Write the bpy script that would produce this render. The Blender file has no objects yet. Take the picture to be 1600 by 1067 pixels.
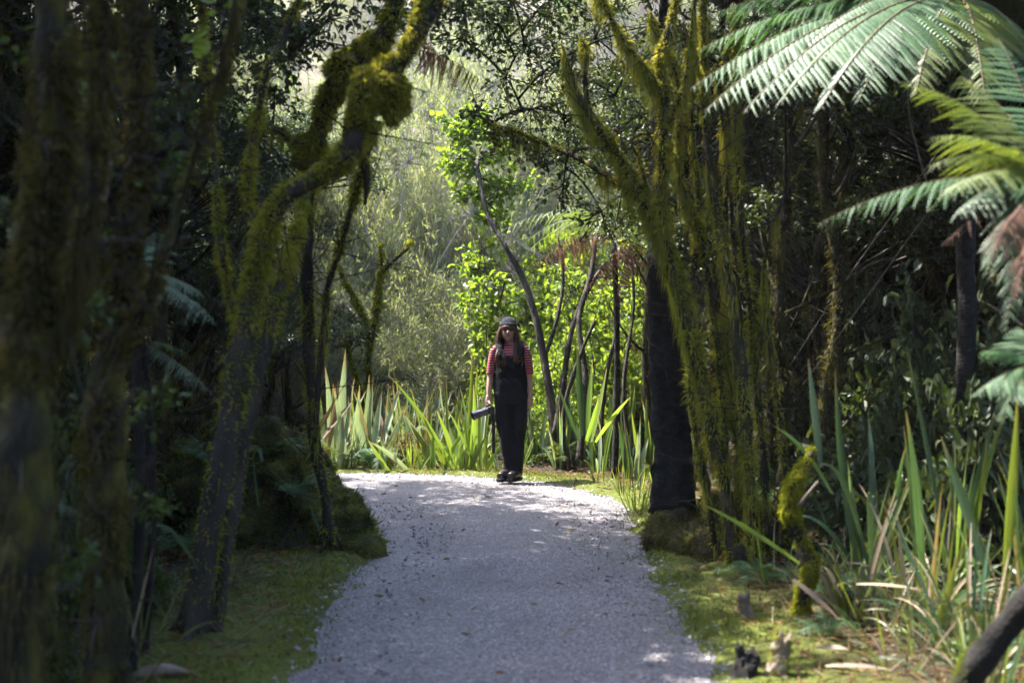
import bpy, math, random
import numpy as np
from mathutils import Vector, Matrix, Euler

scene = bpy.context.scene
C = scene.collection
rng = np.random.default_rng(11)
random.seed(5)
FPX = 2000.0          # focal length in pixels of the 1600-wide photograph
EYE = 1.45            # camera height, metres

# ------------------------------------------------------------------ camera
cam_data = bpy.data.cameras.new("view_camera")
cam = bpy.data.objects.new("view_camera", cam_data)
C.objects.link(cam)
cam.location = (0, 0, EYE)
cam.rotation_euler = (math.radians(90), 0, 0)
cam_data.sensor_width = 36
cam_data.lens = 36 * FPX / 1600
cam_data.clip_start = 0.05
cam_data.clip_end = 400
cam_data.dof.use_dof = True
cam_data.dof.focus_distance = 13.3
cam_data.dof.aperture_fstop = 1.9
scene.camera = cam

# ------------------------------------------------------------------ sky and sun
TO_SUN = Vector((-0.45, 0.22, 0.86)).normalized()
world = bpy.data.worlds.new("World")
scene.world = world
world.use_nodes = True
wn = world.node_tree
for n in list(wn.nodes):
    wn.nodes.remove(n)
wo = wn.nodes.new("ShaderNodeOutputWorld")
wb = wn.nodes.new("ShaderNodeBackground")
ws = wn.nodes.new("ShaderNodeTexSky")
ws.sky_type = 'NISHITA'
ws.sun_disc = False
ws.sun_elevation = math.asin(TO_SUN.z)
ws.sun_rotation = math.atan2(TO_SUN.x, TO_SUN.y)
ws.air_density = 1.0
ws.dust_density = 2.0
wb.inputs["Strength"].default_value = 0.15
wn.links.new(ws.outputs[0], wb.inputs["Color"])
wn.links.new(wb.outputs[0], wo.inputs["Surface"])
sun_data = bpy.data.lights.new("sun", 'SUN')
sun_data.energy = 3.4
sun_data.angle = math.radians(0.5)
sun_data.color = (1.0, 0.95, 0.86)
sun = bpy.data.objects.new("sun", sun_data)
C.objects.link(sun)
sun.location = (-8, 16, 30)
sun.rotation_euler = TO_SUN.to_track_quat('Z', 'Y').to_euler()

scene.view_settings.view_transform = 'Standard'
scene.view_settings.look = 'None'
scene.view_settings.exposure = 3.05
scene.view_settings.gamma = 1.0
scene.view_settings.use_curve_mapping = False
scene.cycles.max_bounces = 5
scene.cycles.diffuse_bounces = 2
scene.cycles.glossy_bounces = 2
scene.cycles.transmission_bounces = 4
scene.cycles.caustics_reflective = False
scene.cycles.caustics_refractive = False
scene.cycles.sample_clamp_indirect = 6.0
scene.cycles.use_denoising = True
scene.cycles.adaptive_threshold = 0.02


# ------------------------------------------------------------------ helpers
def P(x, y, d):
    """Point seen at photo pixel (x, y) when it stands d metres down the path."""
    return np.array([(x - 800) / FPX * d, d, EYE - (y - 533) / FPX * d])


def tag(o, label=None, cat=None, group=None, kind=None):
    if label: o["label"] = label
    if cat: o["category"] = cat
    if group: o["group"] = group
    if kind: o["kind"] = kind
    return o


def empty(name, loc, label, cat, group=None, rz=0.0):
    o = bpy.data.objects.new(name, None)
    o.empty_display_size = 0.1
    C.objects.link(o)
    o.location = Vector([float(v) for v in loc])
    o.rotation_euler = (0, 0, rz)
    return tag(o, label, cat, group)


def mesh_np(name, V, Q=None, T=None, mats=(), mi=None, smooth=False):
    V = np.asarray(V, dtype=np.float32).reshape(-1, 3)
    me = bpy.data.meshes.new(name)
    me.vertices.add(len(V))
    me.vertices.foreach_set("co", V.ravel())
    Q = np.zeros((0, 4), np.int32) if Q is None or len(Q) == 0 else np.asarray(Q, np.int32)
    T = np.zeros((0, 3), np.int32) if T is None or len(T) == 0 else np.asarray(T, np.int32)
    loops = np.concatenate([Q.ravel(), T.ravel()]).astype(np.int32)
    starts = np.concatenate([np.arange(len(Q)) * 4, len(Q) * 4 + np.arange(len(T)) * 3]).astype(np.int32)
    me.loops.add(len(loops))
    me.loops.foreach_set("vertex_index", loops)
    me.polygons.add(len(starts))
    me.polygons.foreach_set("loop_start", starts)
    for m in mats:
        me.materials.append(m)
    if mi is not None:
        me.polygons.foreach_set("material_index", np.asarray(mi, np.int32))
    me.polygons.foreach_set("use_smooth", np.full(len(starts), bool(smooth)))
    me.update(calc_edges=True)
    return me


def link(name, me, parent=None, local=False):
    """One mesh object; its vertices are world coordinates unless local."""
    o = bpy.data.objects.new(name, me)
    C.objects.link(o)
    if parent is not None:
        o.parent = parent
        if not local:
            o.matrix_parent_inverse = PINV(parent)
    return o


def PINV(p):
    m = Matrix.Translation(p.location) @ p.rotation_euler.to_matrix().to_4x4() @ Matrix.Diagonal((*p.scale, 1))
    if p.parent is not None:
        m = PINV(p.parent).inverted() @ p.matrix_parent_inverse @ m
    return m.inverted()


class Geo:
    def __init__(self):
        self.V, self.Q, self.T, self.n = [], [], [], 0

    def add(self, V, Q=None, T=None):
        V = np.asarray(V, float).reshape(-1, 3)
        if Q is not None and len(Q): self.Q.append(np.asarray(Q) + self.n)
        if T is not None and len(T): self.T.append(np.asarray(T) + self.n)
        self.V.append(V)
        self.n += len(V)
        return self

    def arrays(self):
        V = np.concatenate(self.V) if self.V else np.zeros((0, 3))
        Q = np.concatenate(self.Q) if self.Q else None
        T = np.concatenate(self.T) if self.T else None
        return V, Q, T

    def mesh(self, name, mat, smooth=False):
        V, Q, T = self.arrays()
        return mesh_np(name, V, Q, T, (mat,), None, smooth)

    def obj(self, name, mat, parent=None, smooth=False, local=False):
        return link(name, self.mesh(name, mat, smooth), parent, local)


def unit(v):
    v = np.asarray(v, float)
    n = np.linalg.norm(v, axis=-1, keepdims=True)
    return v / np.maximum(n, 1e-9)


def _hash(i, j, k, s):
    h = (i * 374761393 + j * 668265263 + k * 2147483647 + s * 1274126177) & 0xFFFFFFFF
    h = ((h ^ (h >> 13)) * 1274126177) & 0xFFFFFFFF
    h = h ^ (h >> 16)
    return (h & 0xFFFF) / 65535.0


def noise3(p, s=0):
    p = np.asarray(p, float)
    f = np.floor(p).astype(np.int64)
    t = p - f
    t = t * t * (3 - 2 * t)
    r = 0
    for a in (0, 1):
        for b in (0, 1):
            for c in (0, 1):
                w = (t[..., 0] if a else 1 - t[..., 0]) * (t[..., 1] if b else 1 - t[..., 1]) * (t[..., 2] if c else 1 - t[..., 2])
                r = r + w * _hash(f[..., 0] + a, f[..., 1] + b, f[..., 2] + c, s)
    return r * 2 - 1


def fbm(p, s=0, o=3):
    p = np.asarray(p, float)
    r, a = 0, 1.0
    for k in range(o):
        r = r + a * noise3(p * (2 ** k), s + k * 17)
        a *= 0.5
    return r


def crom(pts, n):
    pts = np.asarray(pts, float)
    m = len(pts)
    if m == 2:
        t = np.linspace(0, 1, n)[:, None]
        return pts[0] * (1 - t) + pts[1] * t
    ext = np.vstack([2 * pts[0] - pts[1], pts, 2 * pts[-1] - pts[-2]])
    u = np.linspace(0, m - 1 - 1e-6, n)
    i = np.floor(u).astype(int)
    t = (u - i)[:, None]
    p0, p1, p2, p3 = ext[i], ext[i + 1], ext[i + 2], ext[i + 3]
    return 0.5 * (2 * p1 + (p2 - p0) * t + (2 * p0 - 5 * p1 + 4 * p2 - p3) * t ** 2 + (3 * p1 - p0 - 3 * p2 + p3) * t ** 3)


def frames(pts):
    tg = unit(np.gradient(pts, axis=0))
    up = np.array([0.0, 1.0, 0.0]) if abs(tg[0][1]) < 0.8 else np.array([1.0, 0, 0])
    N = np.zeros_like(pts)
    v = up - tg[0] * np.dot(up, tg[0])
    v = v / np.linalg.norm(v)
    for i in range(len(pts)):
        v = v - tg[i] * np.dot(v, tg[i])
        v = v / max(np.linalg.norm(v), 1e-9)
        N[i] = v
    return tg, N, np.cross(tg, N)


def tube(pts, rad, seg=10, nz=0.0, freq=8.0, cap=True, seed=0, flat=1.0):
    """Swept tube through given ring centres; returns V, Q, T, normals."""
    pts = np.asarray(pts, float)
    rad = np.asarray(rad, float)
    tg, N, B = frames(pts)
    a = np.linspace(0, 2 * math.pi, seg, endpoint=False)
    nrm = np.cos(a)[None, :, None] * N[:, None, :] + np.sin(a)[None, :, None] * B[:, None, :] * flat
    V = pts[:, None, :] + nrm * rad[:, None, None]
    if nz:
        V = V + nrm * (rad[:, None] * nz * fbm(V * freq, seed))[..., None]
    n = len(pts)
    i = np.arange(n - 1)[:, None] * seg
    j = np.arange(seg)[None, :]
    k = (j + 1) % seg
    Q = np.stack([i + j, i + k, i + seg + k, i + seg + j], -1).reshape(-1, 4)
    V = V.reshape(-1, 3)
    T = None
    if cap:
        c0, c1 = len(V), len(V) + 1
        V = np.vstack([V, pts[0], pts[-1]])
        jj = np.arange(seg)
        kk = (jj + 1) % seg
        T = np.vstack([np.stack([np.full(seg, c0), kk, jj], -1),
                       np.stack([np.full(seg, c1), (n - 1) * seg + jj, (n - 1) * seg + kk], -1)])
    return V, Q, T, nrm.reshape(-1, 3)


def pixline(spec, step=0.06):
    """[(x, y, depth, radius_px), ...] -> smooth world points and radii in metres."""
    A = np.array([[*P(x, y, d), r * d / FPX] for x, y, d, r in spec])
    L = np.sum(np.linalg.norm(np.diff(A[:, :3], axis=0), axis=1))
    R = crom(A, max(4, int(L / step)))
    return R[:, :3], np.maximum(R[:, 3], 0.003)


def blades(p, n, length, width, lift=0.9, rnd=0.6, down=0.0, bend=0.0):
    """One slim triangle (two when bent) for each point p with normal n."""
    m = len(p)
    d = unit(n * lift + rng.normal(0, rnd, (m, 3)) * 0.6 + np.array([0, 0, -1.0]) * down)
    s = unit(np.cross(d, rng.normal(0, 1, (m, 3))))
    L = (length * rng.uniform(0.5, 1.4, m))[:, None]
    W = (width * rng.uniform(0.6, 1.3, m))[:, None]
    a = p - s * W * 0.5
    b = p + s * W * 0.5
    if not bend:
        c = p + d * L
        V = np.stack([a, b, c], 1).reshape(-1, 3)
        T = np.arange(m * 3).reshape(-1, 3)
        return V, None, T
    mid = p + d * L * 0.55
    g = np.array([0, 0, -1.0])
    c1 = mid - s * W * 0.35
    c2 = mid + s * W * 0.35
    tip = mid + unit(d + g * bend) * L * 0.5
    V = np.stack([a, b, c2, c1, tip], 1).reshape(-1, 3)
    o = np.arange(m)[:, None] * 5
    T = np.concatenate([o + [0, 1, 2], o + [0, 2, 3], o + [3, 2, 4]])
    return V, None, T


def leaves(p, axis, size, ratio=0.5, seed_n=None, shape="ovate", curl=0.15):
    """Leaf-shaped faces at points p pointing along axis."""
    m = len(p)
    axis = unit(axis)
    nrm = rng.normal(0, 0.75, (m, 3)) + np.array([0, 0, 1.0]) if seed_n is None else seed_n
    s = unit(np.cross(axis, nrm))
    n = unit(np.cross(s, axis))
    L = (size * rng.uniform(0.55, 1.35, m))[:, None]
    W = L * ratio * rng.uniform(0.8, 1.2, m)[:, None]
    f = n * W * 0.22
    if shape == "slim":
        V = np.stack([p, p + axis * L * 0.5 + s * W * 0.5 + f, p + axis * L - n * L * curl, p + axis * L * 0.5 - s * W * 0.5 + f], 1)
        o = np.arange(m)[:, None] * 4
        T = np.concatenate([o + [0, 1, 2], o + [0, 2, 3]])
    else:
        V = np.stack([p, p + axis * L * 0.3 + s * W * 0.5 + f, p + axis * L * 0.72 + s * W * 0.42 + f, p + axis * L - n * L * curl,
                      p + axis * L * 0.72 - s * W * 0.42 + f, p + axis * L * 0.3 - s * W * 0.5 + f, p + axis * L * 0.5], 1)
        o = np.arange(m)[:, None] * 7
        T = np.concatenate([o + [0, 1, 6], o + [1, 2, 6], o + [2, 3, 6], o + [3, 4, 6], o + [4, 5, 6], o + [5, 0, 6]])
    return V.reshape(-1, 3), None, T


def ball(n, flat=1.0):
    d = unit(rng.normal(0, 1, (n, 3)))
    r = rng.uniform(0, 1, n) ** (1 / 2.2)
    d = d * r[:, None]
    d[:, 2] *= flat
    return d


# ------------------------------------------------------------------ materials
def new_mat(name):
    m = bpy.data.materials.new(name)
    m.use_nodes = True
    nt = m.node_tree
    for n in list(nt.nodes):
        nt.nodes.remove(n)
    return m, nt, nt.nodes, nt.links


def ramp_node(N, stops):
    r = N.new("ShaderNodeValToRGB")
    e = r.color_ramp.elements
    while len(e) > len(stops):
        e.remove(e[-1])
    while len(e) < len(stops):
        e.new(0.5)
    for k, (p, c) in enumerate(stops):
        e[k].position = p
        e[k].color = (*c, 1)
    return r


def foliage(name, cols, trans=0.35, tcol=None, rough=0.5, spec=0.4, noise=0.0, objvar=0.3):
    """Leaf surface: each leaf picks a colour, light passes through."""
    m, nt, N, L = new_mat(name)
    out = N.new("ShaderNodeOutputMaterial")
    geo = N.new("ShaderNodeNewGeometry")
    oi = N.new("ShaderNodeObjectInfo")
    mix = N.new("ShaderNodeMath"); mix.operation = 'MULTIPLY_ADD'
    mix.inputs[1].default_value = objvar
    L.new(oi.outputs["Random"], mix.inputs[0])
    mul = N.new("ShaderNodeMath"); mul.operation = 'MULTIPLY'
    mul.inputs[1].default_value = 1 - objvar
    L.new(geo.outputs["Random Per Island"], mul.inputs[0])
    L.new(mul.outputs[0], mix.inputs[2])
    fac = mix.outputs[0]
    if noise:
        tc = N.new("ShaderNodeTexCoord")
        nz = N.new("ShaderNodeTexNoise"); nz.inputs["Scale"].default_value = noise
        L.new(tc.outputs["Object"], nz.inputs["Vector"])
        a = N.new("ShaderNodeMath"); a.operation = 'MULTIPLY_ADD'
        a.inputs[1].default_value = 0.9
        L.new(nz.outputs["Fac"], a.inputs[0])
        b = N.new("ShaderNodeMath"); b.operation = 'MULTIPLY_ADD'
        b.inputs[1].default_value = 0.5; b.inputs[2].default_value = -0.2
        L.new(fac, b.inputs[0]); L.new(b.outputs[0], a.inputs[2])
        fac = a.outputs[0]
    r = ramp_node(N, [(k / max(1, len(cols) - 1), c) for k, c in enumerate(cols)])
    L.new(fac, r.inputs["Fac"])
    b = N.new("ShaderNodeBsdfPrincipled")
    b.inputs["Roughness"].default_value = rough
    b.inputs["Specular IOR Level"].default_value = spec
    L.new(r.outputs["Color"], b.inputs["Base Color"])
    t = N.new("ShaderNodeBsdfTranslucent")
    tm = N.new("ShaderNodeMix"); tm.data_type = 'RGBA'; tm.blend_type = 'MULTIPLY'
    tm.inputs[0].default_value = 1.0
    L.new(r.outputs["Color"], tm.inputs[6])
    tm.inputs[7].default_value = (*(tcol or (1.6, 1.6, 0.7)), 1)
    L.new(tm.outputs[2], t.inputs["Color"])
    ms = N.new("ShaderNodeMixShader"); ms.inputs[0].default_value = trans
    L.new(b.outputs[0], ms.inputs[1]); L.new(t.outputs[0], ms.inputs[2])
    L.new(ms.outputs[0], out.inputs["Surface"])
    return m


def surface(name, stops, scale=6.0, rough=0.85, bump=0.3, bscale=30.0, spec=0.3, stretch=(1, 1, 1), detail=6.0, bdist=0.02):
    """Noise-coloured opaque surface with fine relief."""
    m, nt, N, L = new_mat(name)
    out = N.new("ShaderNodeOutputMaterial")
    tc = N.new("ShaderNodeTexCoord")
    mp = N.new("ShaderNodeMapping"); mp.inputs["Scale"].default_value = stretch
    L.new(tc.outputs["Object"], mp.inputs["Vector"])
    n1 = N.new("ShaderNodeTexNoise"); n1.inputs["Scale"].default_value = scale; n1.inputs["Detail"].default_value = detail
    L.new(mp.outputs[0], n1.inputs["Vector"])
    r = ramp_node(N, stops)
    L.new(n1.outputs["Fac"], r.inputs["Fac"])
    b = N.new("ShaderNodeBsdfPrincipled")
    b.inputs["Roughness"].default_value = rough
    b.inputs["Specular IOR Level"].default_value = spec
    L.new(r.outputs["Color"], b.inputs["Base Color"])
    if bump:
        n2 = N.new("ShaderNodeTexNoise"); n2.inputs["Scale"].default_value = bscale; n2.inputs["Detail"].default_value = 4
        L.new(mp.outputs[0], n2.inputs["Vector"])
        bp = N.new("ShaderNodeBump"); bp.inputs["Strength"].default_value = bump; bp.inputs["Distance"].default_value = bdist
        L.new(n2.outputs["Fac"], bp.inputs["Height"])
        L.new(bp.outputs[0], b.inputs["Normal"])
    L.new(b.outputs[0], out.inputs["Surface"])
    return m


def plain(name, col, rough=0.6, spec=0.4, metal=0.0, coat=0.0):
    m, nt, N, L = new_mat(name)
    out = N.new("ShaderNodeOutputMaterial")
    b = N.new("ShaderNodeBsdfPrincipled")
    b.inputs["Roughness"].default_value = rough
    b.inputs["Specular IOR Level"].default_value = spec
    b.inputs["Metallic"].default_value = metal
    b.inputs["Coat Weight"].default_value = coat
    b.inputs["Base Color"].default_value = (*col, 1)
    L.new(b.outputs[0], out.inputs["Surface"])
    return m


M = {}
M["bark"] = surface("bark", [(0.3, (0.016, 0.014, 0.012)), (0.55, (0.042, 0.035, 0.028)), (0.75, (0.085, 0.074, 0.060))], 9, 0.9, 0.8, 40, stretch=(1, 1, 0.35))
M["mossy_bark"] = surface("mossy_bark", [(0.36, (0.014, 0.012, 0.009)), (0.5, (0.030, 0.027, 0.010)), (0.62, (0.075, 0.070, 0.012)), (0.8, (0.12, 0.10, 0.02))], 7, 0.95, 0.9, 60, stretch=(1, 1, 0.5))
M["dark_bark"] = surface("dark_bark", [(0.35, (0.009, 0.008, 0.008)), (0.7, (0.024, 0.021, 0.019))], 14, 0.95, 0.8, 50, stretch=(1, 1, 2))
M["pale_bark"] = surface("pale_bark", [(0.3, (0.10, 0.075, 0.058)), (0.7, (0.24, 0.19, 0.155))], 12, 0.8, 0.4, 60)
M["grey_twig"] = foliage("grey_twig", [(0.20, 0.17, 0.15), (0.38, 0.34, 0.31), (0.52, 0.48, 0.44)], 0.15, (1, 1, 1), 0.8, 0.2)
M["moss_gold"] = foliage("moss_gold", [(0.085, 0.110, 0.020), (0.19, 0.225, 0.032), (0.31, 0.295, 0.050), (0.24, 0.285, 0.034)], 0.45, (1.5, 1.3, 0.6), 0.9, 0.1, noise=5.0)
M["moss_green"] = foliage("moss_green", [(0.048, 0.062, 0.012), (0.105, 0.125, 0.020), (0.17, 0.18, 0.030)], 0.4, (1.4, 1.4, 0.5), 0.9, 0.1, noise=4.0)
M["moss_dark"] = foliage("moss_dark", [(0.040, 0.038, 0.018), (0.085, 0.076, 0.028), (0.15, 0.12, 0.035)], 0.35, (1.4, 1.3, 0.5), 0.95, 0.1, noise=3.0)
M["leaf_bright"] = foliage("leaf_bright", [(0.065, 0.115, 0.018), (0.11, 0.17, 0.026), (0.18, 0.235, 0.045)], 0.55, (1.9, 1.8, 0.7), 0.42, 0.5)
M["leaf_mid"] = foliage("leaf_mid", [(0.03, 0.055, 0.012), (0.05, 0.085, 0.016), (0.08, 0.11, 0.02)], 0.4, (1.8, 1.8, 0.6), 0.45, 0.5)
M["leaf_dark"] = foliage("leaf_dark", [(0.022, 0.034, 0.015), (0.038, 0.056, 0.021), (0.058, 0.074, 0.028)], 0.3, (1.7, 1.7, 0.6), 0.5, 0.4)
M["leaf_grey"] = foliage("leaf_grey", [(0.13, 0.15, 0.07), (0.25, 0.275, 0.14), (0.38, 0.39, 0.25)], 0.4, (1.4, 1.4, 0.8), 0.7, 0.2)
M["leaf_rust"] = foliage("leaf_rust", [(0.10, 0.05, 0.025), (0.19, 0.11, 0.05), (0.15, 0.13, 0.06), (0.30, 0.25, 0.17)], 0.4, (1.4, 1.2, 0.8), 0.6, 0.3)
M["frond_green"] = foliage("frond_green", [(0.035, 0.085, 0.040), (0.055, 0.120, 0.055), (0.085, 0.155, 0.065)], 0.30, (1.6, 1.7, 0.6), 0.5, 0.35, objvar=0.7)
M["frond_silver"] = foliage("frond_silver", [(0.038, 0.085, 0.044), (0.058, 0.112, 0.058), (0.085, 0.14, 0.075)], 0.25, (1.3, 1.5, 0.9), 0.45, 0.4, objvar=0.5)
M["frond_lime"] = foliage("frond_lime", [(0.07, 0.11, 0.025), (0.10, 0.14, 0.035), (0.14, 0.17, 0.05)], 0.40, (1.7, 1.6, 0.6), 0.42, 0.5, objvar=0.7)
M["frond_dead"] = foliage("frond_dead", [(0.06, 0.030, 0.020), (0.11, 0.055, 0.038), (0.17, 0.10, 0.075)], 0.35, (1.4, 1.0, 0.8), 0.7, 0.2, objvar=0.6)
M["rachis"] = surface("rachis", [(0.3, (0.05, 0.035, 0.015)), (0.7, (0.11, 0.08, 0.03))], 10, 0.6, 0)
M["rachis_dead"] = surface("rachis_dead", [(0.3, (0.05, 0.025, 0.018)), (0.7, (0.10, 0.05, 0.035))], 10, 0.7, 0)


def blade_mat(name, base, tipc, trans, rough=0.42, streak=0.35):
    """Long strap leaf: fine lengthwise streaks and a drier tip."""
    m, nt, N, L = new_mat(name)
    out = N.new("ShaderNodeOutputMaterial")
    uv = N.new("ShaderNodeUVMap"); uv.uv_map = "uv"
    sep = N.new("ShaderNodeSeparateXYZ")
    L.new(uv.outputs[0], sep.inputs[0])
    oi = N.new("ShaderNodeObjectInfo")
    cmb = N.new("ShaderNodeCombineXYZ")
    mx = N.new("ShaderNodeMath"); mx.operation = 'MULTIPLY'; mx.inputs[1].default_value = 9.0
    L.new(sep.outputs[0], mx.inputs[0]); L.new(mx.outputs[0], cmb.inputs[0])
    L.new(sep.outputs[1], cmb.inputs[1]); 
    m7 = N.new("ShaderNodeMath"); m7.operation = 'MULTIPLY'; m7.inputs[1].default_value = 50.0
    L.new(oi.outputs["Random"], m7.inputs[0]); L.new(m7.outputs[0], cmb.inputs[2])
    nz = N.new("ShaderNodeTexNoise"); nz.inputs["Scale"].default_value = 1.6; nz.inputs["Detail"].default_value = 4
    L.new(cmb.outputs[0], nz.inputs["Vector"])
    hs = N.new("ShaderNodeHueSaturation")
    hs.inputs["Color"].default_value = (*base, 1)
    mr = N.new("ShaderNodeMapRange"); mr.inputs[1].default_value = 0.25; mr.inputs[2].default_value = 0.75
    mr.inputs[3].default_value = 1 - streak; mr.inputs[4].default_value = 1 + streak
    L.new(nz.outputs["Fac"], mr.inputs[0])
    mr2 = N.new("ShaderNodeMapRange"); mr2.inputs[3].default_value = 0.7; mr2.inputs[4].default_value = 1.3
    L.new(oi.outputs["Random"], mr2.inputs[0])
    mm = N.new("ShaderNodeMath"); mm.operation = 'MULTIPLY'
    L.new(mr.outputs[0], mm.inputs[0]); L.new(mr2.outputs[0], mm.inputs[1])
    L.new(mm.outputs[0], hs.inputs["Value"])
    mr3 = N.new("ShaderNodeMapRange"); mr3.inputs[3].default_value = 0.485; mr3.inputs[4].default_value = 0.515
    L.new(oi.outputs["Random"], mr3.inputs[0]); L.new(mr3.outputs[0], hs.inputs["Hue"])
    tp = N.new("ShaderNodeMapRange"); tp.inputs[1].default_value = 0.80; tp.inputs[2].default_value = 1.02
    ad = N.new("ShaderNodeMath"); ad.operation = 'MULTIPLY_ADD'; ad.inputs[1].default_value = 0.25
    L.new(nz.outputs["Fac"], ad.inputs[0]); 
    sb = N.new("ShaderNodeMath"); sb.operation = 'SUBTRACT'; sb.inputs[1].default_value = 0.12
    L.new(sep.outputs[1], sb.inputs[0]); L.new(sb.outputs[0], ad.inputs[2]); L.new(ad.outputs[0], tp.inputs[0])
    mix = N.new("ShaderNodeMix"); mix.data_type = 'RGBA'
    L.new(tp.outputs[0], mix.inputs[0]); L.new(hs.outputs[0], mix.inputs[6]); mix.inputs[7].default_value = (*tipc, 1)
    b = N.new("ShaderNodeBsdfPrincipled"); b.inputs["Roughness"].default_value = rough; b.inputs["Specular IOR Level"].default_value = 0.55
    L.new(mix.outputs[2], b.inputs["Base Color"])
    t = N.new("ShaderNodeBsdfTranslucent")
    tm = N.new("ShaderNodeMix"); tm.data_type = 'RGBA'; tm.blend_type = 'MULTIPLY'; tm.inputs[0].default_value = 1
    L.new(mix.outputs[2], tm.inputs[6]); tm.inputs[7].default_value = (1.6, 1.5, 0.7, 1)
    L.new(tm.outputs[2], t.inputs["Color"])
    ms = N.new("ShaderNodeMixShader"); ms.inputs[0].default_value = trans
    L.new(b.outputs[0], ms.inputs[1]); L.new(t.outputs[0], ms.inputs[2])
    L.new(ms.outputs[0], out.inputs["Surface"])
    return m


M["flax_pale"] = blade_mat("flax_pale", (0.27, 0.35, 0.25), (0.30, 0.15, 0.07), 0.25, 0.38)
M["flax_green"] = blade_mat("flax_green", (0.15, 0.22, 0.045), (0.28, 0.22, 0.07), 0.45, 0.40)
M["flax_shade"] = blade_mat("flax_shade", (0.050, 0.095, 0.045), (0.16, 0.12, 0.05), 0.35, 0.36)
M["sedge"] = blade_mat("sedge", (0.085, 0.105, 0.028), (0.22, 0.15, 0.06), 0.40, 0.42)
M["blade_dry"] = blade_mat("blade_dry", (0.22, 0.165, 0.11), (0.24, 0.15, 0.10), 0.25, 0.6)


def gravel_mat():
    m, nt, N, L = new_mat("gravel")
    out = N.new("ShaderNodeOutputMaterial")
    tc = N.new("ShaderNodeTexCoord")
    vo = N.new("ShaderNodeTexVoronoi"); vo.inputs["Scale"].default_value = 95
    L.new(tc.outputs["Object"], vo.inputs["Vector"])
    vo2 = N.new("ShaderNodeTexVoronoi"); vo2.inputs["Scale"].default_value = 38
    L.new(tc.outputs["Object"], vo2.inputs["Vector"])
    n1 = N.new("ShaderNodeTexNoise"); n1.inputs["Scale"].default_value = 1.1; n1.inputs["Detail"].default_value = 9; n1.inputs["Roughness"].default_value = 0.62
    L.new(tc.outputs["Object"], n1.inputs["Vector"])
    sepc = N.new("ShaderNodeSeparateColor")
    L.new(vo.outputs["Color"], sepc.inputs[0])
    r1 = ramp_node(N, [(0.0, (0.034, 0.032, 0.036)), (0.35, (0.092, 0.085, 0.095)), (0.8, (0.158, 0.146, 0.160)), (1.0, (0.33, 0.31, 0.33))])
    L.new(sepc.outputs[0], r1.inputs["Fac"])
    r2 = ramp_node(N, [(0.3, (0.58, 0.56, 0.57)), (0.5, (0.9, 0.88, 0.88)), (0.7, (1.18, 1.15, 1.14))])
    L.new(n1.outputs["Fac"], r2.inputs["Fac"])
    mul = N.new("ShaderNodeMix"); mul.data_type = 'RGBA'; mul.blend_type = 'MULTIPLY'; mul.inputs[0].default_value = 1
    L.new(r1.outputs[0], mul.inputs[6]); L.new(r2.outputs[0], mul.inputs[7])
    b = N.new("ShaderNodeBsdfPrincipled"); b.inputs["Roughness"].default_value = 0.62
    b.inputs["Specular IOR Level"].default_value = 0.5
    L.new(mul.outputs[2], b.inputs["Base Color"])
    ad = N.new("ShaderNodeMath"); ad.operation = 'MULTIPLY_ADD'; ad.inputs[1].default_value = 1.6
    L.new(vo2.outputs["Distance"], ad.inputs[0]); L.new(vo.outputs["Distance"], ad.inputs[2])
    bp = N.new("ShaderNodeBump"); bp.inputs["Strength"].default_value = 0.7; bp.inputs["Distance"].default_value = 0.012
    bp.invert = True
    L.new(ad.outputs[0], bp.inputs["Height"]); L.new(bp.outputs[0], b.inputs["Normal"])
    L.new(b.outputs[0], out.inputs["Surface"])
    return m


M["gravel"] = gravel_mat()
M["pebble"] = foliage("pebble", [(0.06, 0.055, 0.058), (0.12, 0.11, 0.115), (0.20, 0.185, 0.19), (0.34, 0.32, 0.32)], 0.0, (1, 1, 1), 0.45, 0.5)


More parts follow.
